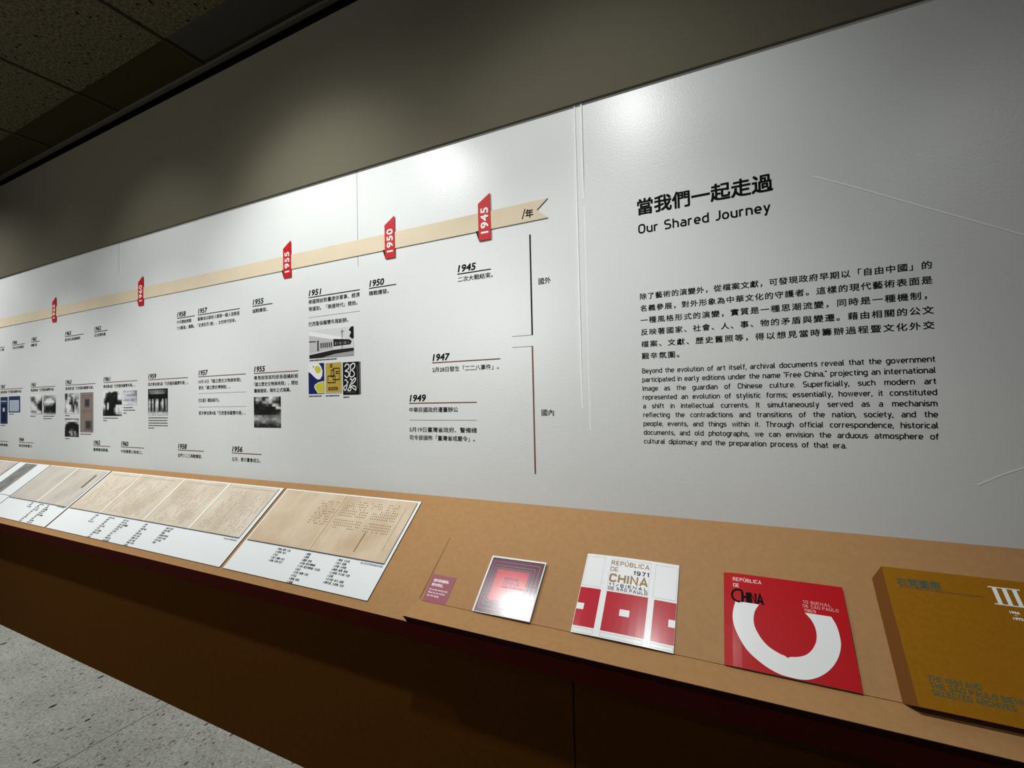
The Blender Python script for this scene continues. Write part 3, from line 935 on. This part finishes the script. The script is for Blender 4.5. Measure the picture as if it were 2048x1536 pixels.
brush([(.12, .86), (.24, .94), (.40, .90), (.36, .80), (.16, .73), (.34, .70), (.38, .60), (.26, .53), (.10, .60)])
brush([(.50, .93), (.48, .75), (.44, .57), (.58, .54), (.72, .60), (.68, .70), (.56, .75), (.72, .82), (.76, .92), (.64, .95), (.52, .90)])
brush([(.10, .44), (.20, .46), (.28, .36), (.20, .18), (.10, .14), (.06, .24), (.22, .30), (.34, .40)])
brush([(.44, .46), (.52, .48), (.56, .40), (.44, .30), (.40, .22), (.30, .14), (.44, .12), (.50, .20), (.40, .28)])
brush([(.44, .30), (.66, .36), (.80, .46), (.74, .50), (.60, .42), (.48, .30), (.66, .18), (.80, .14), (.78, .24), (.58, .28)])
b.rect(.18 * W_, .065 * H_, .80 * W_, .085 * H_, z + .0003, G['d'])
b.rect(.89 * W_, .20 * H_, .92 * W_, .88 * H_, z + .0003, G['e'])
b.build('cover_artwork', t)
MB().box(W_ - .0005, 0.001, W_ + .007, H_ - .001, 0.0002, .0009, G['d']).build('page_edge', t)

t, W_, H_ = print_thing(-1.789, -1.626, 1.2929, 1.4179, 'dark photograph of a leaning roofed building under the lower 1955 entry')
grid_picture(['28a34fb82', '3c92bda61', '162a9c420', '011252ea1', '1032001dd', '0200101110'[:9], '3100000236', '777654556'] [:6] + ['310000236', '999776788', 'bb9898a98', '667a76688', '253242464', '121223132'], W_, H_, 'printed_image', t)
t, W_, H_ = print_thing(-2.575, -2.408, 1.3428, 1.4712, 'photograph of people standing in a row under the 1959 entry', [(0, -.012, .166), (0, -.0245, .162), (0, -.037, .166), (0, -.049, .166), (0, -.0615, .05)])
grid_picture(['2222222222222', '0777888776531', '0588899987620', '0000000000000', '0000010000100', '0a1b09a10c1a0', '3e4d0ce08e2a2', '2c3a1ed09d292', '6d2b1dc06c185', '3b191b9058094', '5a483a7476372', 'acbbbcbdcbbba', 'cddccddccdddc'], W_, H_, 'printed_image', t)
t, W_, H_ = print_thing(-3.004, -2.817, 1.3410, 1.4676, 'dark photograph of a figure and machinery, larger one under the 1961 entry', [(0, -.012, .15), (0, -.025, .04)])
grid_picture(['fffe4f928cef', 'fe7321120bef', 'ff4111230def', 'f82012100cee', 'e40011100447', 'f80e21010111', 'de2f1101fdef', '9a3e0018fcdf', '55020018fbce', '33110003bbbc', '230000000256'], W_, H_, 'printed_image', t)
t, W_, H_ = print_thing(-2.803, -2.675, 1.3960, 1.4685, 'pale photograph right of the dark one under the 1961 entry', [(0, -.014, .09), (0, -.027, .11), (0, -.041, .03)])
grid_picture(['9abbbba98', 'cddedcb99', 'ddcaa9998', 'edddddccb', 'cbaab99aa', 'eeeddddcc', 'eedccddee'], W_, H_, 'printed_image', t, tint=(.97, .97, 1.0))
t, W_, H_ = print_thing(-3.426, -3.263, 1.3539, 1.4682, 'photograph of seated people, upper one under the lower 1963 entry', [(0, -.012, .055)])
grid_picture(['75caaaccb', '62c7aebca', '84db5b89a', 'bbd92a4bc', 'cce31733d', 'beff63a4c', '9cfe83b8b', '6bfba5db9', 'abdedcedb'], W_, H_, 'printed_image', t)
t, W_, H_ = print_thing(-3.425, -3.265, 1.2244, 1.3264, 'dark photograph of an arched form, lower one under the lower 1963 entry', [(0, -.012, .055)])
grid_picture(['433567666', 'cdeeffed9', 'fc622248e', 'c20011104', '711122110', '320463211', '214a95a21', '3124b4862', '212345521'], W_, H_, 'printed_image', t)
TAUPE = mat('taupe_page_print', (138, 122, 112), 0.5, 0.25)
t, W_, H_ = print_thing(-3.249, -3.108, 1.2519, 1.4683, 'tall taupe page print with two small framed pictures under the lower 1963 entry', [(0, -.011, .12)], side=TAUPE)
b = MB(); b.rect(.35 * W_, .62 * H_, .75 * W_, .84 * H_, .0013, G['d']); b.rect(.40 * W_, .66 * H_, .70 * W_, .82 * H_, .0015, G['c'])
b.rect(.38 * W_, .05 * H_, .92 * W_, .30 * H_, .0013, G['d']); b.rect(.46 * W_, .10 * H_, .80 * W_, .27 * H_, .0015, G['c'])
for q in (.5, .53, .56, .88, .92): b.rect(.1 * W_, q * H_, .9 * W_, (q + .006) * H_, .0013, G['d'])
b.build('printed_image', t)
t, W_, H_ = print_thing(-3.869, -3.709, 1.3510, 1.4660, 'pale street photograph, left of the pair under the lower 1965 entry', [(0, -.012, .07)])
grid_picture(['effffeee', 'a86beee9', 'c54adda6', 'dba5c932', 'ceda6314', 'bdee9211', 'dcdec722', 'e888cec5', 'fddccbd9'], W_, H_, 'printed_image', t)
t, W_, H_ = print_thing(-3.696, -3.536, 1.3510, 1.4662, 'photograph of a domed hall, right of the pair under the lower 1965 entry', [(0, -.012, .14), (0, -.026, .11)])
grid_picture(['dccddddd', 'c96799bd', 'b7cdeb8a', '8dffffd5', '7aab9a41', 'c5323202', 'd4121103', 'c3335304', 'bcb989a8'], W_, H_, 'printed_image', t)
BLUE = mat('dark_blue_print', (44, 58, 92), 0.5, 0.25)
PALEB = mat('pale_blue_print', (176, 190, 206), 0.5, 0.25)
t, W_, H_ = print_thing(-4.304, -4.196, 1.2907, 1.4629, 'tall dark blue poster print under the 1967 entry', [(0, -.011, .075)], side=BLUE)
b = MB(); b.rect(.2 * W_, .08 * H_, .8 * W_, .72 * H_, .0013, mat('deep_blue_print', (26, 36, 66), .5, .25)); b.rect(.35 * W_, .45 * H_, .65 * W_, .60 * H_, .0015, PALEB); b.rect(.1 * W_, .82 * H_, .9 * W_, .86 * H_, .0013, PALEB)
b.build('printed_image', t)
t, W_, H_ = print_thing(-4.178, -4.012, 1.3634, 1.4647, 'pale blue document print with navy border right of the dark blue poster', [(0, -.011, .08)], side=BLUE)
b = MB(); b.rect(.08 * W_, .06 * H_, .92 * W_, .76 * H_, .0013, PALEB)
for q in range(5): b.rect(.18 * W_, (.16 + q * .11) * H_, .80 * W_, (.18 + q * .11) * H_, .0015, G['e'])
b.build('printed_image', t)

# ================================================================== DOCUMENT BOARDS ON THE SHELF
PAPER_A = paper_material('tan_document_paper', (216, 198, 172), (198, 172, 140), 0.25)
PAPER_B = paper_material('beige_document_paper', (220, 208, 190), (204, 188, 166), 0.35)
PAPER_C = paper_material('grey_beige_document_paper', (206, 200, 186), (190, 178, 172), 0.35)
DOCEDGE = mat('document_shadow_edge', (84, 84, 92), 0.7, 0.2)  # painted shadow line along the documents
FOLD = mat('page_fold', (150, 128, 100), 0.7, 0.2)
PALEFOLD = mat('pale_page_fold', (234, 228, 214), 0.7, 0.2)
WORDS = ['外交部', '教育部', '公函', '收文', '歷史博物館', '巴西', '聖保羅', '雙年展', '作品', '參展', '名單', '畫家', '文化局', '徵選', '運送', '大使館', '電文', '核示', '經費', '代表', '評審', '國際', '展覽', '目錄', '函復', '會議']
PITCH = 0.0104


def text_rows(b, x, s_top, rows, rnd, em=.0082, lo=1, hi=3):
    """short lines of transcription going down the slope; local y is up-slope"""
    for r in range(rows):
        s = s_top + .003 + r * PITCH
        txt = '%d.' % (r + 1) + '  '.join(rnd.choice(WORDS) for _ in range(rnd.randint(lo, hi)))
        b.font(txt, x, -s - em * .4, em, .0037, INK, bold=.012)


def board(x0, x1, label, seed):
    t = empty('document_board', on_slope(x0, 0.0305), SROT, label, 'board', 'document boards on the sloping shelf')
    MB().box(0, -0.3315, x1 - x0, 0, 0.0004, 0.0034, BOARD, BOARDEDGE).build('backing_board', t)
    return t, random.Random(seed)


def document(t, x0, dx0, dx1, paper, s0=.0355, s1=.2515):
    """the facsimile lying on the upper part of a board, with a shadow painted along its lower and right edge"""
    b = MB()
    b.box(dx0 - x0, -(s1 - .0305), dx1 - x0, -(s0 - .0305), .0034, .0040, paper)
    o = b.build('document_facsimile', t)
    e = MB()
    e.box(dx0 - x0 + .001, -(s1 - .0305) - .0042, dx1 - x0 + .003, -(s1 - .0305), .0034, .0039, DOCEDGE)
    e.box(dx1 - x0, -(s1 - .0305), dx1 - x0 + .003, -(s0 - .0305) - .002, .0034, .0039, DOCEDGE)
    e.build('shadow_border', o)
    return o


# board 1: two typed pages
x0 = -1.562
t, rnd = board(x0, -0.9265, 'white document board with two tan typed pages, nearest to the booklets', 3)
d = document(t, x0, -1.5545, -0.9390, PAPER_A)
Y = lambda s: -(s - .0305)
b = MB().rect(-1.2492 - x0 - .001, Y(.2515), -1.2492 - x0 + .001, Y(.0355), .0041, FOLD)
b.rect(-1.252 - x0 - .006, Y(.2515), -1.252 - x0, Y(.0355), .00405, mat('page_edge_light', (222, 198, 162), .6, .2))
b.build('page_fold', d)
b = MB()
PINK = mat('faded_type_ink', (122, 92, 70), .6, .2)
# left page: a short handwritten column
for r in range(10):
    for k in range(9):
        if rnd.random() < .6:
            xx = -1.338 + k * .0095 + rnd.uniform(-.001, .001); ss = .066 + r * .0098
            if r > 6: xx += .0
            b.rect(xx - x0, Y(ss + .004), xx - x0 + rnd.uniform(.002, .005), Y(ss), .0041, PINK)
b.build('handwritten_column', d)
b = MB()
# right page: typed grid, right to left columns
for r in range(12):
    for k in range(26):
        if r in (7,): continue
        if rnd.random() < (.92 if r in (4, 5, 6, 8, 9, 10) else .45):
            if 13 <= k <= 14 and r > 3: continue
            xx = -1.228 + k * .0094; ss = .056 + r * .0094
            b.rect(xx - x0, Y(ss + .0035), xx - x0 + .004, Y(ss), .0041, PINK)
b.build('typed_text', d)
b = MB()
for r in range(18):
    b.rect(-1.074 - x0, Y(.166 + r * .0038 + .0024), -1.069 - x0, Y(.166 + r * .0038), .0041, SOFTINK)
b.build('typed_column', d)
b = MB()
for r in range(44):
    b.rect(-0.9715 - x0, Y(.060 + r * .0036 + .002), -0.9690 - x0, Y(.060 + r * .0036), .0041, PINK)
b.build('margin_line', d)
for cx, rows in ((-1.386, 5), (-1.251, 10), (-1.113, 8)):
    b = MB()
    text_rows(b, cx - x0, .262 - .0305, rows, rnd)
    b.build('transcription_column', t)
MB().font('國立歷史博物館藏品檔案', -1.022 - x0, Y(.2645), .007, .0037, SOFTINK, width=.085).build('credit_text', t)

# board 2: four pages
x0 = -2.853
t, rnd = board(x0, -1.5795, 'long white document board with four faded beige pages side by side', 6)
d = document(t, x0, -2.8475, -1.6010, PAPER_B)
b = MB()
for fx in (-2.572, -2.222, -1.905):
    b.rect(fx - x0 - .007, Y(.2515), fx - x0 + .007, Y(.0355), .0041, PALEFOLD)
    b.rect(fx - x0 + .007, Y(.2515), fx - x0 + .009, Y(.0355), .0041, FOLD)
b.build('page_fold', d)
FAINT = mat('faint_document_ink', (164, 148, 124), .6, .2)
for pg in (-2.82, -2.545, -2.195, -1.88):
    b = MB()
    for k in range(16):
        xx = pg + .02 + k * .0155
        s_ = .06 + rnd.uniform(0, .03)
        while s_ < .235:
            l_ = rnd.uniform(.006, .03)
            if rnd.random() < .6: b.rect(xx - x0, Y(min(.24, s_ + l_)), xx - x0 + .0028, Y(s_), .0041, FAINT)
            s_ += l_ + .006
    b.rect(pg + .01 - x0, Y(.0505), pg + .27 - x0, Y(.0485), .0041, FAINT)
    b.build('faded_text', d)
for cx, rows in ((-2.588, 4), (-2.474, 10), (-2.350, 10), (-2.186, 10), (-2.036, 7)):
    b = MB()
    text_rows(b, cx - x0, .262 - .0305, rows, rnd, lo=1, hi=2)
    b.build('transcription_column', t)
MB().font('國立歷史博物館檔案', -1.672 - x0, Y(.2665), .007, .0037, SOFTINK, width=.072).build('credit_text', t)

# board 3
x0 = -3.522
t, rnd = board(x0, -2.866, 'white document board with a greyish two-page sheet bearing a brown stamp strip', 8)
d = document(t, x0, -3.517, -2.885, PAPER_C)
b = MB().rect(-3.205 - x0, Y(.2515), -3.19 - x0, Y(.0355), .0041, PALEFOLD)
b.build('page_fold', d)
MB().rect(-2.958 - x0, Y(.145), -2.938 - x0, Y(.065), .0042, mat('brown_stamp', (120, 98, 84), .6, .2)).build('stamp_strip', d)
b = MB()
for k in range(15):
    xx = -3.17 + k * .0155
    b.rect(xx - x0, Y(.10 + rnd.uniform(0, .12)), xx - x0 + .002, Y(.06), .0041, FAINT)
b.build('faded_text', d)
for cx, rows in ((-3.232, 3), (-3.145, 10), (-3.058, 10)):
    b = MB()
    text_rows(b, cx - x0, .259 - .0305, rows, rnd, lo=1, hi=2)
    b.build('transcription_column', t)
MB().font('國立歷史博物館', -2.962 - x0, Y(.2610), .007, .0037, SOFTINK, width=.074).build('credit_text', t)

# board 4: a grey photograph strip on white
x0 = -3.935
t, rnd = board(x0, -3.530, 'white document board with one grey vertical photograph strip', 9)
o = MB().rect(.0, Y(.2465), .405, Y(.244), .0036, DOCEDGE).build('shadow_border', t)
b = MB().box(-3.832 - x0, Y(.236), -3.672 - x0, Y(.0365), .0034, .0040, mat('grey_photo_strip', (128, 128, 122), .5, .25, .3, 22))
o = b.build('photo_strip', t)
MB().rect(-3.69 - x0, Y(.236), -3.672 - x0, Y(.0365), .0041, G['f']).build('pale_margin', o)
b = MB(); text_rows(b, .04, .262 - .0305, 6, rnd, lo=1, hi=2); b.build('transcription_column', t)
# board 5
x0 = -4.62
t, rnd = board(x0, -3.945, 'white document board cut off by the left edge of the photo', 10)
d = document(t, x0, -4.612, -3.953, PAPER_C)
MB().rect(-4.29 - x0, Y(.2515), -4.275 - x0, Y(.0355), .0041, PALEFOLD).build('page_fold', d)
b = MB(); text_rows(b, .2, .262 - .0305, 8, rnd, lo=1, hi=2); b.build('transcription_column', t)

# ================================================================== NOTICE STICKER
PURP = mat('mauve_sticker_film', (158, 92, 104), 0.5, 0.3)
STXT = mat('sticker_lettering', (244, 224, 226), 0.5, 0.3)
t = empty('notice_sticker', on_slope(-0.7610, 0.3305, .0023), SROT, 'small mauve notice sticker left of the booklets on the book rest', 'sticker')
MB().prism([(0.002, 0), (0.074, 0.0), (0.0745, 0.0745), (-.002, 0.0745)], .0001, .0005, PURP).build('sticker_film', t)
b = MB()
b.font('僅供現場翻閱，', .009, .0555, .0088, .0007, STXT, width=.050, bold=.03)
b.font('請勿帶走。', .009, .0435, .0088, .0007, STXT, width=.037, bold=.03)
for i, s in enumerate(('For on-site viewing only.', 'Please do not remove', 'from the display.')):
    b.font(s, .008, .0315 - i * .0082, .007, .0007, STXT, width=(.058, .053, .039)[i], bold=.02)
b.build('sticker_lettering', t)


# ================================================================== BOOKLETS
def booklet(x, wd, ht, hfun, label, paper, thick=.0022):
    t = empty('booklet', on_slope(x, 0.3312, .0022), (TH, 0, 0), label, 'booklet', 'exhibition booklets standing on the book rest')
    b = MB(); n = 14
    # page block under the cover
    b.box(.001, .0015, wd - .0015, ht - .001, .0001, thick, G['h'])
    b.build('page_block', t)
    c = MB()
    c.rect(0, 0, wd, ht, 0, paper)
    c.bend(hfun, 0, wd / n)
    und = MB(); und.rect(0, 0, wd, ht, 0, G['h']); und.bend(hfun, -.0004, wd / n)
    c.add(und.v, [f[::-1] for f in und.f], G['h'])
    rim = []
    for a, e in (((0, 0), (wd, 0)), ((wd, 0), (wd, ht)), ((wd, ht), (0, ht)), ((0, ht), (0, 0))):
        P = [(a[0] + (e[0] - a[0]) * i / n, a[1] + (e[1] - a[1]) * i / n) for i in range(n + 1)]
        c.add([(p[0], p[1], hfun(*p) - .0004) for p in P] + [(p[0], p[1], hfun(*p)) for p in P],
              [(i, i + 1, n + 2 + i, n + 1 + i) for i in range(n)], paper)
    return t, c.build('cover', t, smooth=False)


CW = mat('glossy_white_cover', (240, 242, 242), 0.4, 0.25, coat=0.15, crough=0.2)
CR = mat('glossy_red_cover', (186, 4, 18), 0.5, 0.15, coat=0.5)
CR2 = mat('glossy_crimson_print', (188, 8, 38), 0.45, 0.15, coat=0.22, crough=0.2)
GOLD = mat('gold_lettering', (150, 112, 48), 0.45, 0.4)
GREYLINE = mat('grey_panel_line', (196, 198, 200), 0.5, 0.3)

# --- maroon booklet
H1, W1 = .152, .158
h1 = lambda u, v: .0052 + .026 * u + .0010 * math.sin(math.pi * min(1, max(0, v / H1)))
t, c = booklet(-0.604, W1, H1, h1, 'maroon booklet with nested square frames and a white border, smallest on the rest', CW, .0040)
b = MB()
MA = mat('maroon_cover_ink', (92, 4, 44), 0.4, 0.2, coat=1.0, crough=0.21, cior=1.9)
MV = mat('mauve_cover_ink', (142, 62, 100), 0.4, 0.2, coat=1.0, crough=0.21, cior=1.9)
MK = mat('plum_black_cover_ink', (34, 12, 34), 0.4, 0.2, coat=1.0, crough=0.21, cior=1.9)
MR = mat('rose_red_cover_ink', (206, 34, 58), 0.4, 0.2, coat=1.0, crough=0.21, cior=1.9)
z0, o_ = .0002, (.0045, .0015, W1 - .003, H1 - .0045)
i_ = (.0315, .034, .1225, .1160)
seq = [(0, MK), (.10, MA), (.27, MV), (.36, MA), (.42, MK), (.50, MA), (.60, MV), (.68, MK), (.76, MA), (.86, MV), (.93, MK), (1, MR)]
for k, (q, mm) in enumerate(seq):
    r = [o_[j] + (i_[j] - o_[j]) * q for j in range(4)]
    b.rect(r[0], r[1], r[2], r[3], z0 + k * .0001, mm)
b.bend(h1, 0, W1 / 14)
b.build('cover_artwork', c)
b = MB()
PALEP = mat('pale_pink_lettering', (240, 180, 186), .45, .3)
b.din("REPÚBLICA DE", .058, .0905, .0055, .0017, MV, width=.040, wt=.16)
b.din('CHINA', .0585, .0755, .0120, .0017, MV, width=.046, wt=.14)
b.din('II BIENAL DE SÃO PAULO', .0548, .0690, .0036, .0017, PALEP, width=.064, wt=.22)
b.bend(h1)
b.build('title_lettering', c)

# --- white booklet with red squares
W2, H2 = .2205, .1965
h2 = lambda u, v: .0034 + .0012 * max(0.0, 1 - v / H2) ** 2 + .0030 * math.sin(math.pi * min(1, max(0, u / W2))) - .0012 * math.exp(-max(0, u) / .015)
t, c = booklet(-0.3475, W2, H2, h2, 'white booklet with a row of crimson squares and gold lettering', CW)
b = MB()
z0 = .0003
b.rect(.001, .0165, .0510, .1075, z0, CR2); b.rect(.0655, .0155, .1595, .1062, z0, CR2); b.rect(.1728, .0148, .2200, .1045, z0, CR2)
b.rect(.0012, .0542, .0183, .0690, z0 + .0002, CW); b.rect(.1013, .0538, .1234, .0690, z0 + .0002, CW); b.rect(.2062, .0508, .2203, .0668, z0 + .0002, CW)
for r in ((.003, .1125, .0485, .1905), (.0640, .1095, .1580, .1900), (.1690, .1095, .2180, .1890), (.003, .003, .0505, .0125), (.066, .003, .158, .0115), (.1735, .003, .2190, .0110)):
    for a in ((r[0], r[1], r[2], r[1] + .0007), (r[0], r[3] - .0007, r[2], r[3]), (r[0], r[1], r[0] + .0007, r[3]), (r[2] - .0007, r[1], r[2], r[3])):
        b.rect(*a, z0, GREYLINE)
b.bend(h2, 0, W2 / 14)
b.build('cover_artwork', c)
b = MB()
b.din('REPÚBLICA', .0645, .1735, .0112, z0, GOLD, width=.0905, wt=.17, track=.28)
b.din('DE', .0648, .1575, .0108, z0, GOLD, width=.0190, wt=.15)
b.din('1971', .1195, .1550, .0098, z0, INK, width=.0360, wt=.2, track=.3)
b.din('CHINA', .0655, .1308, .0195, z0, GOLD, width=.0905, wt=.22, track=.26)
b.din('11/BIENAL', .0670, .1205, .0066, z0, INK, width=.0885, wt=.2, track=.4)
b.din('DE SÃO PAULO', .0665, .1115, .0066, z0, INK, width=.0900, wt=.19, track=.3)
b.bend(h2)
b.build('title_lettering', c)

# --- red booklet with the white horseshoe
W3, H3 = .2195, .1945
h3 = lambda u, v: .0062 - .0036 * math.exp(-max(0, u) / .010) + .0020 * math.sin(math.pi * min(1, max(0, v / H3)))
t, c = booklet(-0.0325, W3, H3, h3, 'red booklet with a broad white horseshoe shape on its cover', CR)
b = MB()
z0 = .0003
HS = [(.0229, .1300), (.0667, .1300), (.0578, .1132), (.0549, .0945), (.0575, .0794), (.0660, .0625), (.0790, .0485), (.0952, .0400), (.1047, .0373), (.1101, .0342), (.1140, .0370),
      (.1274, .0401), (.1408, .0468), (.1515, .0579), (.1597, .0739), (.1624, .0890), (.1610, .1037), (.1560, .1162), (.1472, .1280), (.1916, .1280), (.1979, .1110), (.2001, .0894),
      (.1987, .0731), (.1926, .0545), (.1825, .0371), (.1700, .0227), (.1550, .0111), (.1400, .0040), (.1264, .0012), (.1110, .0012), (.0954, .0026), (.0766, .0090), (.0559, .0214),
      (.0396, .0360), (.0263, .0576), (.0187, .0775), (.0163, .0951), (.0185, .1141)]
HV = [Vector(p) for p in HS]
smooth, corner = [], {0, 1, 9, 18, 19}
for i in range(len(HV)):
    p1, p2 = HV[i], HV[(i + 1) % len(HV)]
    p0 = p1 * 2 - p2 if i in corner else HV[i - 1]
    p3 = p2 * 2 - p1 if (i + 1) % len(HV) in corner else HV[(i + 2) % len(HV)]
    for k in range(4):
        q = k / 4
        r = 0.5 * ((2 * p1) + (p2 - p0) * q + (2 * p0 - 5 * p1 + 4 * p2 - p3) * q ** 2 + (3 * p1 - p0 - 3 * p2 + p3) * q ** 3)
        smooth.append((r.x, r.y))
b.poly(smooth, z0, CW)
b.bend(h3, 0, W3 / 14)
b.build('cover_artwork', c)
b = MB()
PK = mat('pale_rose_lettering', (238, 190, 186), .45, .3)
b.din('REPÚBLICA', .0180, .1760, .0082, z0, PK, width=.0560, wt=.2, track=.26)
b.din('DE', .0185, .1620, .0080, z0, PK, width=.0122, wt=.2)
b.din('10 BIENAL', .1465, .1478, .0062, z0, PK, width=.0480, wt=.13, track=.3)
b.din('DE SÃO PAULO', .1456, .1392, .0062, z0, PK, width=.0597, wt=.13, track=.28)
b.din('1969', .1466, .1302, .0062, z0, PK, width=.0200, wt=.14)
b.bend(h3)
b.build('title_lettering', c)
b = MB()
b.stroke([(.0285 + .0125 * math.cos(a), .1430 + .0135 * math.sin(a)) for a in [math.radians(50 + 260 * i / 20) for i in range(21)]], .0040, z0, INK)
b.din('HINA', .0340, .1305, .0225, z0, INK, width=.0425, wt=.2, track=.2)
b.bend(h3)
b.build('name_lettering', c)

# --- thick ochre book
bk = empty('thick_book', on_slope(0.2435, 0.3312, .0022), SROT, 'thick ochre book with a large white Roman numeral at the right end', 'book')
COV = mat('ochre_book_cover', (150, 100, 10), 0.7, 0.12, 0.06, 120)
SPN = mat('brown_book_spine', (126, 80, 38), 0.8, 0.1)
TK = .0225
bv = [(0, 0, .0002), (.33, 0, .0002), (.33, .2262, .0002), (0, .2262, .0002), (.0150, -.0085, TK), (.345, -.0085, TK), (.345, .2420, TK), (.0150, .2420, TK)]
b = MB().add(bv, [(3, 2, 1, 0), (0, 1, 5, 4), (1, 2, 6, 5), (2, 3, 7, 6)], SPN)
b.build('page_block', bk)
b = MB()
off = [(-.0006, 0, 0)]
b.add([bv[0], bv[3], bv[7], bv[4]] + [(p[0] - .0008, p[1], p[2]) for p in (bv[0], bv[3], bv[7], bv[4])], [(4, 7, 6, 5), (0, 1, 2, 3), (0, 4, 5, 1), (2, 6, 7, 3), (1, 5, 6, 2), (3, 7, 4, 0)], SPN)
b.build('spine', bk)
b = MB().box(.0146, -.0085, .345, .2420, TK - .0002, TK + .0014, COV)
cv = b.build('front_cover', bk)
TEAL = mat('dull_teal_lettering', (74, 92, 74), .6, .2)
BX, BY = .0150, -.0088
zc = TK + .0017
b = MB()
b.font('右開圖際', BX + .018, BY + .2150, .0155, zc, TEAL, width=.066, bold=.02, height=.0150)
b.build('title_lettering', cv)
b = MB()
b.font('Sao Paulo Biennial Archive Documents Research', BX + .020, BY + .2095, .005, zc, SOFTINK, width=.122)
b.build('subtitle_lettering', cv)
b = MB()
for i, s in enumerate(('THE NMH AND', 'THE SÃO PAULO BIENNIAL', 'SELECTED ARCHIVES')):
    b.din(s, BX + .0225 + i * .0003, BY + (.0455, .0345, .0235)[i], .0082, zc, TEAL, width=(.068, .134, .102)[i], wt=.2, track=.26)
b.build('lower_lettering', cv)
b = MB()
NW = mat('white_foil_numeral', (244, 244, 242), .4, .4)
for i in range(3):
    q = BX + .1585 + i * .0135
    b.rect(q, BY + .2010, q + .0062, BY + .2335, zc, NW)
b.rect(BX + .1535, BY + .2325, BX + .1965, BY + .2345, zc, NW)
b.rect(BX + .1535, BY + .2000, BX + .1965, BY + .2020, zc, NW)
b.font('1966', BX + .1690, BY + .1865, .006, zc, NW, width=.0125, bold=.05)
b.rect(BX + .1735, BY + .1830, BX + .1775, BY + .1838, zc, NW)
b.font('1973', BX + .1700, BY + .1755, .006, zc, NW, width=.0125, bold=.05)
b.build('numeral_lettering', cv)

COL.objects.unlink(_glyph_obj)
bpy.data.objects.remove(_glyph_obj)
